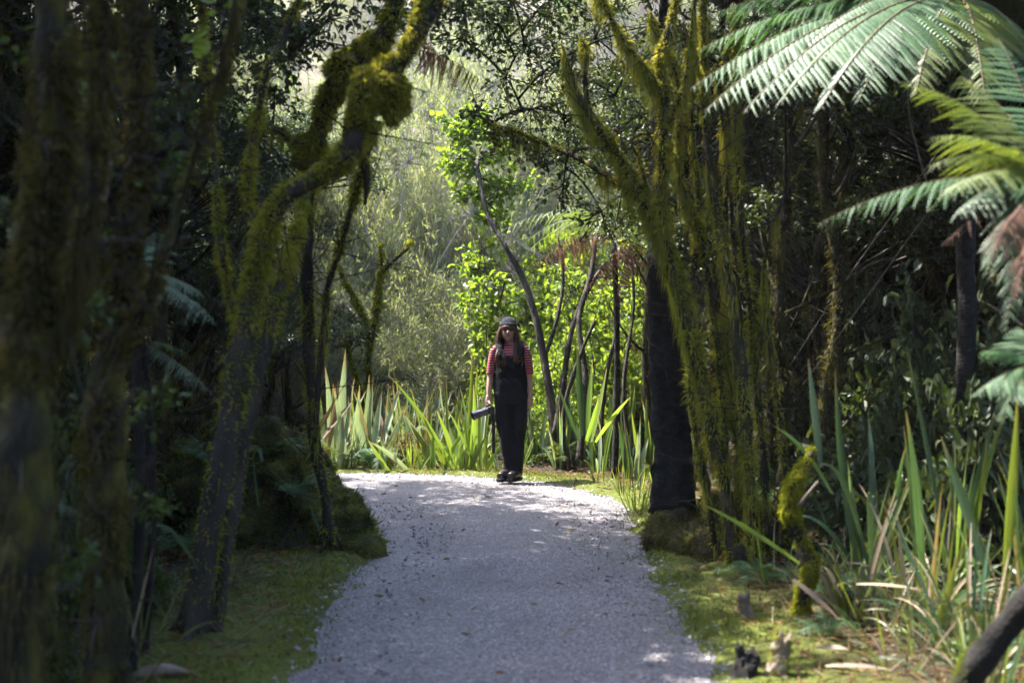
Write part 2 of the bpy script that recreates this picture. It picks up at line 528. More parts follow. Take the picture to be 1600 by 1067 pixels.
def ground_mat():
    m, nt, N, L = new_mat("forest_floor")
    out = N.new("ShaderNodeOutputMaterial")
    tc = N.new("ShaderNodeTexCoord")
    at = N.new("ShaderNodeAttribute"); at.attribute_name = "verge"
    n1 = N.new("ShaderNodeTexNoise"); n1.inputs["Scale"].default_value = 3.5; n1.inputs["Detail"].default_value = 8
    L.new(tc.outputs["Object"], n1.inputs["Vector"])
    n2 = N.new("ShaderNodeTexNoise"); n2.inputs["Scale"].default_value = 40; n2.inputs["Detail"].default_value = 6
    L.new(tc.outputs["Object"], n2.inputs["Vector"])
    soil = ramp_node(N, [(0.3, (0.010, 0.008, 0.006)), (0.55, (0.028, 0.020, 0.013)), (0.75, (0.06, 0.038, 0.024))])
    L.new(n2.outputs["Fac"], soil.inputs["Fac"])
    moss = ramp_node(N, [(0.3, (0.035, 0.045, 0.008)), (0.6, (0.085, 0.10, 0.016)), (0.8, (0.13, 0.12, 0.03))])
    L.new(n2.outputs["Fac"], moss.inputs["Fac"])
    f = N.new("ShaderNodeMath"); f.operation = 'MULTIPLY_ADD'; f.inputs[1].default_value = 1.6; f.inputs[2].default_value = -0.85
    L.new(n1.outputs["Fac"], f.inputs[0])
    g = N.new("ShaderNodeMath"); g.operation = 'ADD'; g.use_clamp = True
    L.new(at.outputs["Fac"], g.inputs[0]); L.new(f.outputs[0], g.inputs[1])
    mix = N.new("ShaderNodeMix"); mix.data_type = 'RGBA'
    L.new(g.outputs[0], mix.inputs[0]); L.new(soil.outputs[0], mix.inputs[6]); L.new(moss.outputs[0], mix.inputs[7])
    ah = N.new("ShaderNodeAttribute"); ah.attribute_name = "dry"
    dry = ramp_node(N, [(0.3, (0.13, 0.115, 0.075)), (0.7, (0.34, 0.31, 0.23))])  # straw ground, also made paler to stand in for bright sunlight
    L.new(n2.outputs["Fac"], dry.inputs["Fac"])
    mix3 = N.new("ShaderNodeMix"); mix3.data_type = 'RGBA'
    L.new(ah.outputs["Fac"], mix3.inputs[0]); L.new(mix.outputs[2], mix3.inputs[6]); L.new(dry.outputs[0], mix3.inputs[7])
    b = N.new("ShaderNodeBsdfPrincipled"); b.inputs["Roughness"].default_value = 0.95; b.inputs["Specular IOR Level"].default_value = 0.2
    L.new(mix3.outputs[2], b.inputs["Base Color"])
    bp = N.new("ShaderNodeBump"); bp.inputs["Strength"].default_value = 0.8; bp.inputs["Distance"].default_value = 0.03
    L.new(n2.outputs["Fac"], bp.inputs["Height"]); L.new(bp.outputs[0], b.inputs["Normal"])
    L.new(b.outputs[0], out.inputs["Surface"])
    return m


M["floor"] = ground_mat()

# ------------------------------------------------------------------ path and terrain
R_EDGE = crom([(0.96, -8), (0.95, 3), (0.93, 5.4), (0.92, 8), (0.99, 9.8), (1.0, 11.2), (0.82, 12.3), (0.35, 13.3), (-0.5, 13.95), (-2, 14.2), (-4.5, 14.0), (-8, 13.2)], 140)
L_EDGE = crom([(-1.0, -8), (-1.0, 3), (-0.98, 5.4), (-1.03, 7.5), (-0.95, 8.8), (-1.0, 9.6), (-1.25, 10.5), (-1.7, 11.2), (-2.4, 11.7), (-3.6, 12.0), (-5.5, 11.9), (-8, 11.0)], 140)
POLY = np.vstack([R_EDGE, L_EDGE[::-1]])


def path_dist(x, y):
    """Signed distance to the path edge: negative on the path."""
    p = np.stack([np.ravel(x), np.ravel(y)], -1)
    a = POLY
    b = np.roll(POLY, -1, axis=0)
    best = np.full(len(p), 1e9)
    inside = np.zeros(len(p), bool)
    for q0, q1 in zip(a, b):
        e = q1 - q0
        t = np.clip(((p - q0) @ e) / max(e @ e, 1e-9), 0, 1)
        best = np.minimum(best, np.linalg.norm(p - (q0 + t[:, None] * e), axis=1))
        cond = (q0[1] > p[:, 1]) != (q1[1] > p[:, 1])
        xi = q0[0] + (p[:, 1] - q0[1]) / (e[1] if abs(e[1]) > 1e-12 else 1e-12) * e[0]
        inside ^= cond & (p[:, 0] < xi)
    return np.where(inside, -best, best).reshape(np.shape(x))


def height(x, y, d=None):
    x = np.asarray(x, float); y = np.asarray(y, float)
    if d is None: d = path_dist(x, y)
    q = np.stack([x, y, 0 * x], -1)
    rg = 0.05 * noise3(q * 9.0, 51) + 0.035 * noise3(q * 21.0, 52) + 0.06 * noise3(q * 3.1, 53)
    h = np.clip((d + rg) * 0.34, -0.05, 0.035) - 0.004
    o = np.clip(d, 0, None)
    h = h + np.clip(d / 0.5, 0, 1) * (0.05 * noise3(q * 1.7, 3) + 0.02 * noise3(q * 5.3, 4))
    side = np.clip(o - 2.2, 0, None)
    h = h + np.where(y < 15.0, 1, np.clip(1 - (y - 15.0) / 3.0, 0, 1)) * (side * 0.30 + 0.3 * noise3(q * 0.4, 8) * np.clip(side, 0, 1))
    hill = np.clip(y - 19.0 - 0.25 * np.abs(x + 1.5), 0, None)
    h = h + np.where(hill > 0, 0.62 * hill + 0.5 * noise3(q * 0.25, 9) * np.clip(hill / 3, 0, 1), 0)
    return np.minimum(h, 34.0)


def hz(x, y):
    return float(height(np.array([x]), np.array([y]))[0])


def axis_pts(lo, hi, step, far, k=1.18):
    a = list(np.arange(lo, hi + 1e-6, step))
    s, v = step, a[-1]
    while v < far:
        s *= k; v += s; a.append(v)
    s, v = step, a[0]
    while v > -far:
        s *= k; v -= s; a.insert(0, v)
    return np.array(a)


def build_ground():
    xs = axis_pts(-3.6, 3.6, 0.075, 90)
    ys = axis_pts(3.5, 16.5, 0.10, 90)
    X, Y = np.meshgrid(xs, ys)
    d = path_dist(X, Y)
    Z = height(X, Y, d)
    V = np.stack([X, Y, Z], -1).reshape(-1, 3)
    nx, ny = len(xs), len(ys)
    i = np.arange(ny - 1)[:, None] * nx
    j = np.arange(nx - 1)[None, :]
    Q = np.stack([i + j, i + j + 1, i + j + 1 + nx, i + j + nx], -1).reshape(-1, 4)
    me = mesh_np("ground", V, Q, None, (M["floor"],), None, True)
    at = me.attributes.new("verge", 'FLOAT', 'POINT')
    dd = d.ravel()
    at.data.foreach_set("value", np.clip(1.0 - (dd - np.where(V[:, 0] > 0, 0.35, 0.65)) / 0.5, 0, 1).astype(np.float32) * np.where(V[:, 1] > 14.5, 0.3, 1.0).astype(np.float32))
    at2 = me.attributes.new("dry", 'FLOAT', 'POINT')  # mask of the hill ground brightened by colour
    at2.data.foreach_set("value", (np.clip((V[:, 1] - 18.5 - np.abs(V[:, 0] + 2) * 0.3) / 3, 0, 1) * np.clip(2.5 - V[:, 0], 0, 1) * 0.55).astype(np.float32))
    o = link("ground", me)
    tag(o, "dark forest floor with mossy verges beside the gravel path", "ground", kind="structure")


def build_path():
    n = 26
    t = np.linspace(0, 1, n)[None, :, None]
    Lr, Rr = crom(L_EDGE, 280), crom(R_EDGE, 280)
    wd = unit(Rr - Lr)
    Lr, Rr = Lr - wd * 0.22, Rr + wd * 0.22
    G = Lr[:, None, :] * (1 - t) + Rr[:, None, :] * t
    w = np.minimum(t[0, :, 0], 1 - t[0, :, 0])
    for e in ():
        G[:, e, 0] += 0.06 * noise3(np.stack([Lr[:, 1] * 2.3, Lr[:, 0], 0 * Lr[:, 0]], -1), 5 + e) + 0.035 * noise3(np.stack([Lr[:, 1] * 7.3, Lr[:, 0], 0 * Lr[:, 0]], -1), 15 + e)
    q = np.concatenate([G, 0 * G[..., :1]], -1)
    Z = -0.012 + 0.05 * np.clip((w - 0.08) * 3, 0, 1)[None, :] * 0.6 + 0.012 * noise3(q * 2.0, 21) + 0.004 * noise3(q * 9.0, 22)
    V = np.concatenate([G, Z[..., None]], -1).reshape(-1, 3)
    i = np.arange(279)[:, None] * n
    j = np.arange(n - 1)[None, :]
    Q = np.stack([i + j, i + j + 1, i + j + 1 + n, i + j + n], -1).reshape(-1, 4)
    o = link("path", mesh_np("path", V, Q, None, (M["gravel"],), None, True))
    tag(o, "pale grey gravel footpath bending out of sight behind the mossy boulder", "path", kind="structure")
    return V


build_ground()
build_path()


def pz(x, y):
    q = np.stack([x, y, 0 * x], -1)
    return 0.010 + 0.012 * noise3(q * 2.0, 21)


def build_pebbles():
    n = 52000
    y = 4.6 + 9.6 * rng.uniform(0, 1, n) ** 1.2
    x = rng.uniform(-2.6, 1.05, n)
    d = path_dist(x, y)
    edge = np.clip(0.12 + 0.9 * np.exp(-(np.abs(d) / 0.16)) + 0.15 * ((y > 8.5) & (y < 11.5)), 0, 1)
    keep = (d < 0.03 + 0.10 * rng.uniform(0, 1, n) ** 3) & (rng.uniform(0, 1, n) < edge)
    x, y = x[keep], y[keep]
    n = len(x)
    s = 0.004 + 0.014 * rng.uniform(0, 1, n) ** 5
    base = np.array([[1, 0, 0], [-1, 0, 0], [0, 1, 0], [0, -1, 0], [0, 0, 0.7], [0, 0, -0.7]], float)
    T0 = np.array([[0, 2, 4], [2, 1, 4], [1, 3, 4], [3, 0, 4], [2, 0, 5], [1, 2, 5], [3, 1, 5], [0, 3, 5]])
    V = base[None] * rng.uniform(0.6, 1.3, (n, 6, 3)) * s[:, None, None]
    a = rng.uniform(0, 6.28, n)
    ca, sa = np.cos(a)[:, None], np.sin(a)[:, None]
    V = np.stack([V[..., 0] * ca - V[..., 1] * sa, V[..., 0] * sa + V[..., 1] * ca, V[..., 2]], -1)
    zz = np.maximum(np.where(path_dist(x, y) < -0.25, pz(x, y), pz(x, y) - 0.018), height(x, y))
    V += np.stack([x, y, zz], -1)[:, None, :]
    T = (T0[None] + np.arange(n)[:, None, None] * 6).reshape(-1, 3)
    o = link("gravel_stones", mesh_np("gravel_stones", V.reshape(-1, 3), None, T, (M["pebble"],)))
    tag(o, "loose grey stones scattered over the gravel path", "gravel", kind="stuff")


build_pebbles()


def build_verge_moss():
    g = Geo()
    n = 150000
    x = rng.uniform(-2.6, 2.3, n); y = rng.uniform(4.3, 15.2, n)
    d = path_dist(x, y)
    q = np.stack([x, y, 0 * x], -1)
    k = (d > -0.02 - 0.22 * rng.uniform(0, 1, n) ** 4) & (d < np.where(x > 0, 0.8, 1.1)) & (rng.uniform(0, 1, n) < np.clip(1.1 - d, 0.05, 1) * np.clip(0.62 + 0.8 * noise3(q * 2.2, 31), 0.05, 1))
    x, y = x[k], y[k]
    p = np.stack([x, y, np.maximum(height(x, y, d[k]) - 0.002, np.where(d[k] < 0, -0.008, -1))], -1)
    n0 = np.tile([0, 0, 1.0], (len(p), 1))
    g.add(*blades(p, n0, 0.024, 0.009, 0.8, 0.9))
    k2 = rng.uniform(0, 1, len(p)) < 0.10
    g.add(*blades(p[k2], n0[k2], 0.06, 0.006, 0.9, 0.7, bend=0.8))
    o = g.obj("verge_moss", M["moss_green"])
    tag(o, "low bright green moss and fine grass along both path edges", "moss", kind="stuff")
    # fallen leaves: uncountable litter
    n = 20000
    x = rng.uniform(-3.6, 3.6, n); y = rng.uniform(4.4, 15.5, n)
    d = path_dist(x, y)
    k = (rng.uniform(0, 1, n) < np.clip((d - 0.1) / 0.7, 0.22, 1)) & (d > 0.12) | (rng.uniform(0, 1, n) < 0.02)
    x, y, d = x[k], y[k], d[k]
    z = np.where(d < 0, 0.02, height(x, y, d) + 0.012)
    p = np.stack([x, y, z], -1)
    ax = rng.normal(0, 1, (len(p), 3)); ax[:, 2] *= 0.25
    g = Geo().add(*leaves(p, ax, 0.05, 0.33))
    n = 5200
    x = rng.uniform(-3.6, 3.6, n); y = rng.uniform(4.4, 13.5, n)
    k = path_dist(x, y) > 0.25
    p = np.stack([x[k], y[k], height(x[k], y[k]) + 0.015], -1)
    dd_ = rng.normal(0, 1, p.shape) * [0.12, 0.12, 0.025]
    V_, s_ = [], unit(np.cross(unit(dd_), [0, 0, 1.0])) * 0.004
    g.add(np.stack([p - dd_ - s_, p - dd_ + s_, p + dd_ + s_ * .5, p + dd_ - s_ * .5], 1).reshape(-1, 3), np.arange(len(p) * 4).reshape(-1, 4))
    o = g.obj("leaf_litter", M["leaf_rust"])
    tag(o, "brown dead leaves littering the shaded forest floor", "leaf litter", kind="stuff")


build_verge_moss()

# ------------------------------------------------------------------ plant builders
def stick(a, b, w0, w1, g):
    """Crossed slim strips for very thin twigs a -> b (arrays)."""
    a = np.atleast_2d(a); b = np.atleast_2d(b)
    d = unit(b - a)
    s = unit(np.cross(d, rng.normal(0, 1, a.shape)))
    t = np.cross(d, s)
    for v in (s, t):
        V = np.stack([a - v * w0, a + v * w0, b + v * w1, b - v * w1], 1).reshape(-1, 3)
        g.add(V, np.arange(len(a) * 4).reshape(-1, 4))


def spray(c, r, ntw, nl, size, ratio, gl, gt, flat=0.7, shape="ovate", droop=0.15, tw=0.004, up=0.0):
    """Twigs fanning out from c, leaves set along them."""
    c = np.asarray(c, float)
    d = unit(rng.normal(0, 1, (ntw, 3)) + np.array([0, 0, up])) * (r * rng.uniform(0.45, 1.0, ntw))[:, None]
    d[:, 2] *= flat
    e = c + d + np.array([0, 0, -droop * r])
    stick(np.repeat(c[None], ntw, 0), e, tw, tw * 0.4, gt)
    t = rng.uniform(0.25, 1.03, (ntw, nl, 1))
    p = c + (e - c)[:, None, :] * t + rng.normal(0, 0.035 * r + 0.01, (ntw, nl, 3))
    ax = unit(d)[:, None, :] * 0.7 + rng.normal(0, 0.7, (ntw, nl, 3)) + np.array([0, 0, -droop])
    gl.add(*leaves(p.reshape(-1, 3), ax.reshape(-1, 3), size, ratio, shape=shape))


def moss_on(pts, rad, g, dens, length, width, upbias=0.4, thr=-0.2, freq=3.0, seed=0, down=0.15, bulge=1.0, zfade=None):
    """Short moss shoots over a swept limb, in patches."""
    tg, N, B = frames(pts)
    seg = np.linalg.norm(np.diff(pts, axis=0), axis=1)
    area = float(np.sum(seg * 2 * math.pi * 0.5 * (rad[:-1] + rad[1:])))
    n = int(area * dens)
    if n < 4: return
    w = seg * (rad[:-1] + rad[1:])
    i = rng.choice(len(seg), n, p=w / w.sum())
    t = rng.uniform(0, 1, (n, 1))
    c = pts[i] * (1 - t) + pts[i + 1] * t
    r = rad[i] * (1 - t[:, 0]) + rad[i + 1] * t[:, 0]
    a = rng.uniform(0, 2 * math.pi, n)
    nr = np.cos(a)[:, None] * N[i] + np.sin(a)[:, None] * B[i]
    p = c + nr * r[:, None] * 0.97 * bulge
    k = fbm(p * freq, seed) + upbias * nr[:, 2] > thr + rng.normal(0, 0.25, n)
    if zfade:
        k &= rng.uniform(0, 1, n) < zfade[2] + (1 - zfade[2]) * np.clip((p[:, 2] - zfade[0]) / (zfade[1] - zfade[0]), 0, 1)
    lump = 0.35 + 1.3 * np.clip(0.5 + 0.9 * fbm(p[k] * 14.0, seed + 60, 2), 0, 1)
    g.add(*blades(p[k], nr[k], length * lump, width, 0.9, 0.7, down, bend=0.8))


def hang_on(pts, rad, g, n, length, width=0.006, seed=0, thr=0.0):
    """Strands of moss hanging below a limb."""
    i = rng.integers(0, len(pts), n)
    p = pts[i] + rng.normal(0, 1, (n, 3)) * rad[i][:, None] * 0.6
    k = noise3(p * 4.0, seed) > thr
    p = p[k]
    if len(p) == 0: return
    nr = np.tile([0, 0, -1.0], (len(p), 1))
    g.add(*blades(p, nr, length, width, 1.0, 0.25, 0.3))


def bez(a, c, b, n):
    t = np.linspace(0, 1, n)[:, None]
    return (1 - t) ** 2 * np.asarray(a) + 2 * t * (1 - t) * np.asarray(c) + t ** 2 * np.asarray(b)


# ---- ferns
def pinna_mesh(name, mat, npair=19, droop=0.26, w=0.10):
    g = Geo()
    t = np.linspace(0.02, 0.97, npair)
    for s in (1, -1):
        L = w * (1 - t) ** 0.55 * np.minimum(1, 0.55 + t * 3)
        hw = 0.026
        z = -droop * t ** 2
        b0 = np.stack([t - hw * 0.8, 0 * t, z], -1)
        b1 = np.stack([t + hw * 0.8, 0 * t, z], -1)
        m1 = np.stack([t + hw + L * 0.30, s * L * 0.6, z - 0.10 * L], -1)
        m0 = np.stack([t - hw * 0.5 + L * 0.30, s * L * 0.62, z - 0.10 * L], -1)
        tip = np.stack([t + L * 0.62, s * L, z - 0.3 * L], -1)
        V = np.stack([b0, b1, m1, tip, m0], 1).reshape(-1, 3)
        o = np.arange(npair)[:, None] * 5
        T = np.concatenate([o + [0, 1, 2], o + [0, 2, 4], o + [4, 2, 3]])
        if s < 0: T = T[:, ::-1]
        g.add(V, None, T)
    tt = np.linspace(0, 1, 6)
    zz = -droop * tt ** 2
    hw = 0.010 * (1 - 0.8 * tt)
    V = np.stack([np.stack([tt, -hw, zz + 0.004], -1), np.stack([tt, hw, zz + 0.004], -1)], 1).reshape(-1, 3)
    Q = np.array([[2 * k, 2 * k + 1, 2 * k + 3, 2 * k + 2] for k in range(5)])
    g.add(V, Q)
    return g.mesh(name, mat)


PINNA = {}
for key, mat in (("green", "frond_green"), ("silver", "frond_silver"), ("lime", "frond_lime"), ("dead", "frond_dead")):
    PINNA[key] = pinna_mesh("pinna_" + key, M[mat], droop=0.22 if key != "dead" else 0.55)


def frond_frames(a, c, b, width, n=26, hang=0.25, start=0.10, roll=0.0, tilt=0.55, mess=0.0):
    """Pinna matrices along a bezier rachis a-c-b."""
    pts = bez(a, c, b, 60)
    tg = unit(np.gradient(pts, axis=0))
    out = []
    L = np.sum(np.linalg.norm(np.diff(pts, axis=0), axis=1))
    up = np.array([0, 0, 1.0])
    for k in range(n):
        s = start + (0.995 - start) * (k + 0.5) / n
        q = s * 59; i = int(q); f = q - i
        p = pts[i] * (1 - f) + pts[min(i + 1, 59)] * f
        t = tg[i]
        sd = np.cross(t, up)
        if np.linalg.norm(sd) < 1e-3: sd = np.array([1.0, 0, 0])
        sd = unit(sd)
        nm = unit(np.cross(sd, t))
        if roll:
            sd, nm = sd * math.cos(roll) + nm * math.sin(roll), nm * math.cos(roll) - sd * math.sin(roll)
        u = (s - start) / (1 - start)
        prof = min(1.0, 0.45 + u * 2.2) * (1 - u) ** 0.62 * 1.25
        ln = width * prof * random.uniform(0.92, 1.08)
        if ln < 0.012: continue
        for e in (1, -1):
            if mess and random.random() < mess * 0.8: continue
            if mess: ln = width * prof * random.uniform(0.45, 1.15)
            d = unit(rng.normal(0, mess, 3) + sd * e + t * (tilt + 0.5 * u) - nm * (hang + random.uniform(-0.06, 0.08)) + np.array([0, 0, -hang * 0.3]))
            z = unit(nm - d * np.dot(nm, d))
            y = np.cross(z, d)
            m = Matrix(((d[0] * ln, y[0] * ln, z[0] * ln, p[0]), (d[1] * ln, y[1] * ln, z[1] * ln, p[1]), (d[2] * ln, y[2] * ln, z[2] * ln, p[2]), (0, 0, 0, 1)))
            out.append(m)
    rad = np.linspace(0.0045, 0.0012, 60) * max(0.6, L)
    V, Q, T, _ = tube(pts, rad, 5)
    return (V, Q, T), out


def frond_split(parent, a, b, arch, width, key="green", n=26, hang=0.25, roll=0.0, side=(0, 0, 0), start=0.1, tilt=0.55):
    """A frond whose pinnae are objects of their own."""
    a = np.asarray(a, float); b = np.asarray(b, float)
    c = (a + b) / 2 + np.array([0, 0, arch]) + np.asarray(side, float)
    (V, Q, T), ms = frond_frames(a, c, b, width, n, hang, start, roll, tilt, 0.32 if key == "dead" else 0.05)
    fr = link("frond", mesh_np("frond", V, Q, T, (M["rachis_dead" if key == "dead" else "rachis"],), None, True), parent)
    for m in ms:
        o = bpy.data.objects.new("pinna", PINNA[key])
        C.objects.link(o)
        o.parent = fr
        o.matrix_basis = m
    return fr


_pv = {}


def pinna_arrays(key):
    if key not in _pv:
        me = PINNA[key]
        v = np.zeros(len(me.vertices) * 3); me.vertices.foreach_get("co", v)
        me.calc_loop_triangles()
        t = np.zeros(len(me.loop_triangles) * 3, np.int32); me.loop_triangles.foreach_get("vertices", t)
        _pv[key] = (v.reshape(-1, 3), t.reshape(-1, 3))
    return _pv[key]


def frond_baked(name, key, arch=0.28, width=0.27, n=22, hang=0.3, drop=-0.1):
    """A unit frond (base at the origin, out along +X) as one shared mesh."""
    (V, Q, T), ms = frond_frames((0, 0, 0), (0.5, 0, arch), (1, 0, drop), width, n, hang, mess=0.3 if key == "dead" else 0.05)
    g = Geo()
    g.add(V, Q, T)
    pv, pt = pinna_arrays(key)
    for m in ms:
        A = np.array(m)
        g.add(pv @ A[:3, :3].T + A[:3, 3], None, pt)
    return g.mesh(name, M["frond_" + key])


FROND = {"green": [frond_baked("frond_green_%s" % s, "green", a, 0.27, 22, h, dr) for s, a, h, dr in (("arched", .34, .3, -.15), ("droopy", .42, .45, -.45), ("upright", .2, .2, .12))],
         "lime": [frond_baked("frond_lime_%s" % s, "lime", a, 0.26, 20, h, dr) for s, a, h, dr in (("arched", .32, .3, -.15), ("droopy", .36, .4, -.35))],
         "dead": [frond_baked("frond_dead_%s" % s, "dead", a, 0.22, 18, h, dr) for s, a, h, dr in (("limp", .15, .9, -.7), ("curled", .3, .7, -.4))]}


def fern_plant(name, base, label, cat, n, length, key="green", elev=0.35, trunk_h=0.0, trunk_r=0.06, group=None, az=None, jitter=0.25, variants=None, dead=0):
    e = empty(name, base, label, cat, group)
    top = np.asarray(base, float) + np.array([0, 0, trunk_h])
    if trunk_h > 0.1:
        pts = crom(np.array([base, np.asarray(base) + [0.03, 0.02, trunk_h * 0.5], top]), 20) - np.array([0, 0, 0.06])
        pts[-1, 2] += 0.06
        V, Q, T, _ = tube(pts, np.linspace(trunk_r * 1.3, trunk_r, 20), 10, 0.25, 14)
        link("trunk", mesh_np("trunk", V, Q, T, (M["dark_bark"],), None, True), e)
    for k in range(n + dead):
        a = (az[k % len(az)] if az else k / n * 2 * math.pi) + random.uniform(-jitter, jitter)
        kk = "dead" if k >= n else key
        me = random.choice(FROND[kk] if variants is None or k >= n else [FROND[kk][v] for v in variants])
        o = link("frond", me, e, local=True)
        o.location = (0, 0, trunk_h - 0.01)
        s = length * random.uniform(0.75, 1.15)
        o.scale = (s, s, s)
        o.rotation_euler = Euler((random.uniform(-0.3, 0.3), -elev * random.uniform(0.5, 1.4) if k < n else 0.5, a), 'XYZ')
    return e


# ---- strap leaves
def blade(parent, a, b, width, bow=0.0, mat="flax_green", sag=0.0, face=None, name="leaf", fold=0.35, seg=9, tipw=0.03):
    """A strap leaf from a to b; bow lifts its middle, sag drops it past the bend."""
    a = np.asarray(a, float); b = np.asarray(b, float)
    L = np.linalg.norm(b - a)
    c = (a + b) / 2 + np.array([0, 0, bow * L]) + rng.normal(0, 0.02, 3) * L
    p = bez(a, c, b, seg + 1)
    tg = unit(np.gradient(p, axis=0))
    face = np.array([rng.normal(0, 0.55), -1.0, 0.25]) if face is None else np.asarray(face, float)
    s = unit(np.cross(tg, face))
    n = unit(np.cross(s, tg))
    u = np.linspace(0, 1, seg + 1)
    w = width * 0.5 * np.minimum(1, 0.55 + u * 1.6) * np.clip((1 - u) / 0.45, tipw, 1) ** 0.75
    V = np.stack([p - s * w[:, None] + n * (w * fold)[:, None], p, p + s * w[:, None] + n * (w * fold)[:, None]], 1).reshape(-1, 3)
    i = np.arange(seg)[:, None] * 3
    Q = np.concatenate([i + [0, 1, 4, 3], i + [1, 2, 5, 4]])
    me = mesh_np(name, V, Q, None, (M[mat],), None, True)
    uv = me.uv_layers.new(name="uv")
    uu = np.stack([np.tile([0.0, 0.5, 1.0], seg + 1), np.repeat(u, 3)], -1)
    uv.data.foreach_set("uv", uu[Q.ravel()].astype(np.float32).ravel())
    return link(name, me, parent)


def clump(name, base, label, cat, n, length, width, spread, mats, group=None, lean=(0, 0), bow=0.12, r0=0.06, bent=0.2):
    e = empty(name, base, label, cat, group)
    base = np.asarray(base, float)
    for k in range(n):
        a = rng.uniform(0, 2 * math.pi)
        s = spread * rng.uniform(0.15, 1.0)
        L = length * rng.uniform(0.55, 1.1)
        d = unit(np.array([math.cos(a) * s + lean[0], math.sin(a) * s + lean[1], 1.0]))
        p0 = base + np.array([math.cos(a) * r0, math.sin(a) * r0, -0.03])
        p1 = p0 + d * L
        bw = bow * rng.uniform(0.3, 1.4)
        if rng.uniform() < bent:
            p1 = p0 + np.array([d[0] * 1.6, d[1] * 1.6, d[2] * 0.5]) * L * 0.8
            bw = 0.38
        blade(e, p0, p1, width * rng.uniform(0.7, 1.2), bw, mats[int(rng.integers(len(mats)))], face=(math.cos(a) * -0.6 + rng.normal(0, .4), math.sin(a) * -0.3 - 0.7, 0.3))
    return e


# ---- trees
def hero_tree(name, label, base, stems, bark="mossy_bark", moss=None, hang=0, hang_len=0.16, sprays=None, leafmat="leaf_dark", cat="tree", group=None, nz=0.28, seg=14, group_moss="moss_gold", leaf=(0.05, 0.5), roots=0, hang_thr=0.0, rf=0.84, twigs=0):
    e = empty(name, base, label, cat, group)
    gt, gm, gl = Geo(), Geo(), Geo()
    lines = []
    for k, st in enumerate(stems):
        pts, rad = pixline(st)
        rad = rad * rf
        lines.append((pts, rad))
        V, Q, T, _ = tube(pts, rad, seg, nz, 9.0, True, k * 7 + 3)
        gt.add(V, Q, T)
        if moss:
            moss_on(pts, rad, gm, seed=k * 5, **moss)
        if hang:
            hang_on(pts, rad, gm, int(hang * len(pts)), hang_len, seed=k, thr=hang_thr)
    p0, r0 = lines[0][0][0], lines[0][1][0]
    for k in range(roots):
        a = k / roots * 6.28 + random.uniform(-.3, .3)
        rp = np.array([p0 + [0, 0, 0.25], p0 + [math.cos(a) * r0 * 1.1, math.sin(a) * r0 * 1.1, 0.08], p0 + [math.cos(a) * r0 * 3.2, math.sin(a) * r0 * 3.2, -0.06]])
        pts = crom(rp, 10)
        V, Q, T, _ = tube(pts, np.linspace(r0 * 0.6, r0 * 0.15, 10), 8, nz, 9)
        gt.add(V, Q, T)
    allp = np.concatenate([l[0] for l in lines])
    if sprays:
        sprays = sorted(sprays, key=lambda s: np.linalg.norm(allp - P(s[0], s[1], s[2]), axis=1).min())
        for (x, y, d, r, ntw, nl) in sprays:
            c = P(x, y, d)
            q = allp[np.argmin(np.linalg.norm(allp - c, axis=1) + 0.4 * np.abs(allp[:, 2] - c[2] + 0.3) + rng.uniform(0, 0.25, len(allp)))]
            mid = (q + c) / 2 + np.array([0, 0, 0.12 * np.linalg.norm(c - q)])
            V, Q, T, _ = tube(bez(q, mid, c, 9), np.linspace(0.012, 0.005, 9), 5, 0.2, 12)
            gt.add(V, Q, T)
            allp = np.vstack([allp, bez(q, mid, c, 5)[1:]])
            spray(c, r, ntw, nl, leaf[0], leaf[1], gl, gt)
    gw = Geo()
    if twigs:
        i = rng.integers(0, len(allp), twigs)
        s0 = allp[i]
        s1 = s0 + rng.normal(0, 1, (twigs, 3)) * [0.24, 0.2, 0.2] + [0, 0, 0.08]
        stick(s0, s1, 0.0045, 0.002, gw)
        for q_ in range(2):
            s2 = s0 + (s1 - s0) * rng.uniform(0.4, 1.0, (twigs, 1))
            stick(s2, s2 + rng.normal(0, 0.10, (twigs, 3)), 0.0028, 0.001, gw)
        tag(gw.obj("twigs", M["bark"], e), kind="stuff")
    gt.obj("trunk", M[bark], e, True)
    if gm.n:
        tag(gm.obj("moss", M[group_moss], e), kind="stuff")
    if gl.n:
        gl.obj("crown", M[leafmat], e)
    return e


def crown_mesh(name, mat, R=2.3, H=0.9, nspray=46, ntw=16, nl=12, size=0.085, ratio=0.5, shape="ovate", sr=0.6):
    """Shared crown: leaf sprays through a flattened dome, plus its limbs as a second mesh."""
    gl, gt = Geo(), Geo()
    for k in range(nspray):
        a = rng.uniform(0, 6.28); r = R * math.sqrt(rng.uniform(0, 1))
        z = H * (1 - (r / R) ** 2) * rng.uniform(0.1, 1.0) + rng.normal(0, 0.12)
        c = np.array([r * math.cos(a), r * math.sin(a), z])
        st = np.array([0, 0, -0.9 + 0.5 * rng.uniform()])
        V, Q, T, _ = tube(bez(st, (st + c) / 2 + [0, 0, 0.25], c, 8), np.linspace(0.035, 0.007, 8), 5, 0.2, 6)
        gt.add(V, Q, T)
        spray(c, sr * rng.uniform(0.7, 1.25), ntw, nl, size, ratio, gl, gt, shape=shape)
    return gl.mesh(name, M[mat]), gt.mesh(name + "_limbs", M["bark"])


CROWNS = [crown_mesh("crown_dark_%s" % s, "leaf_dark") for s in ("broad", "loose")]
CROWN_THIN = crown_mesh("crown_thin", "leaf_mid", 2.0, 0.8, 20, 12, 10, 0.08)


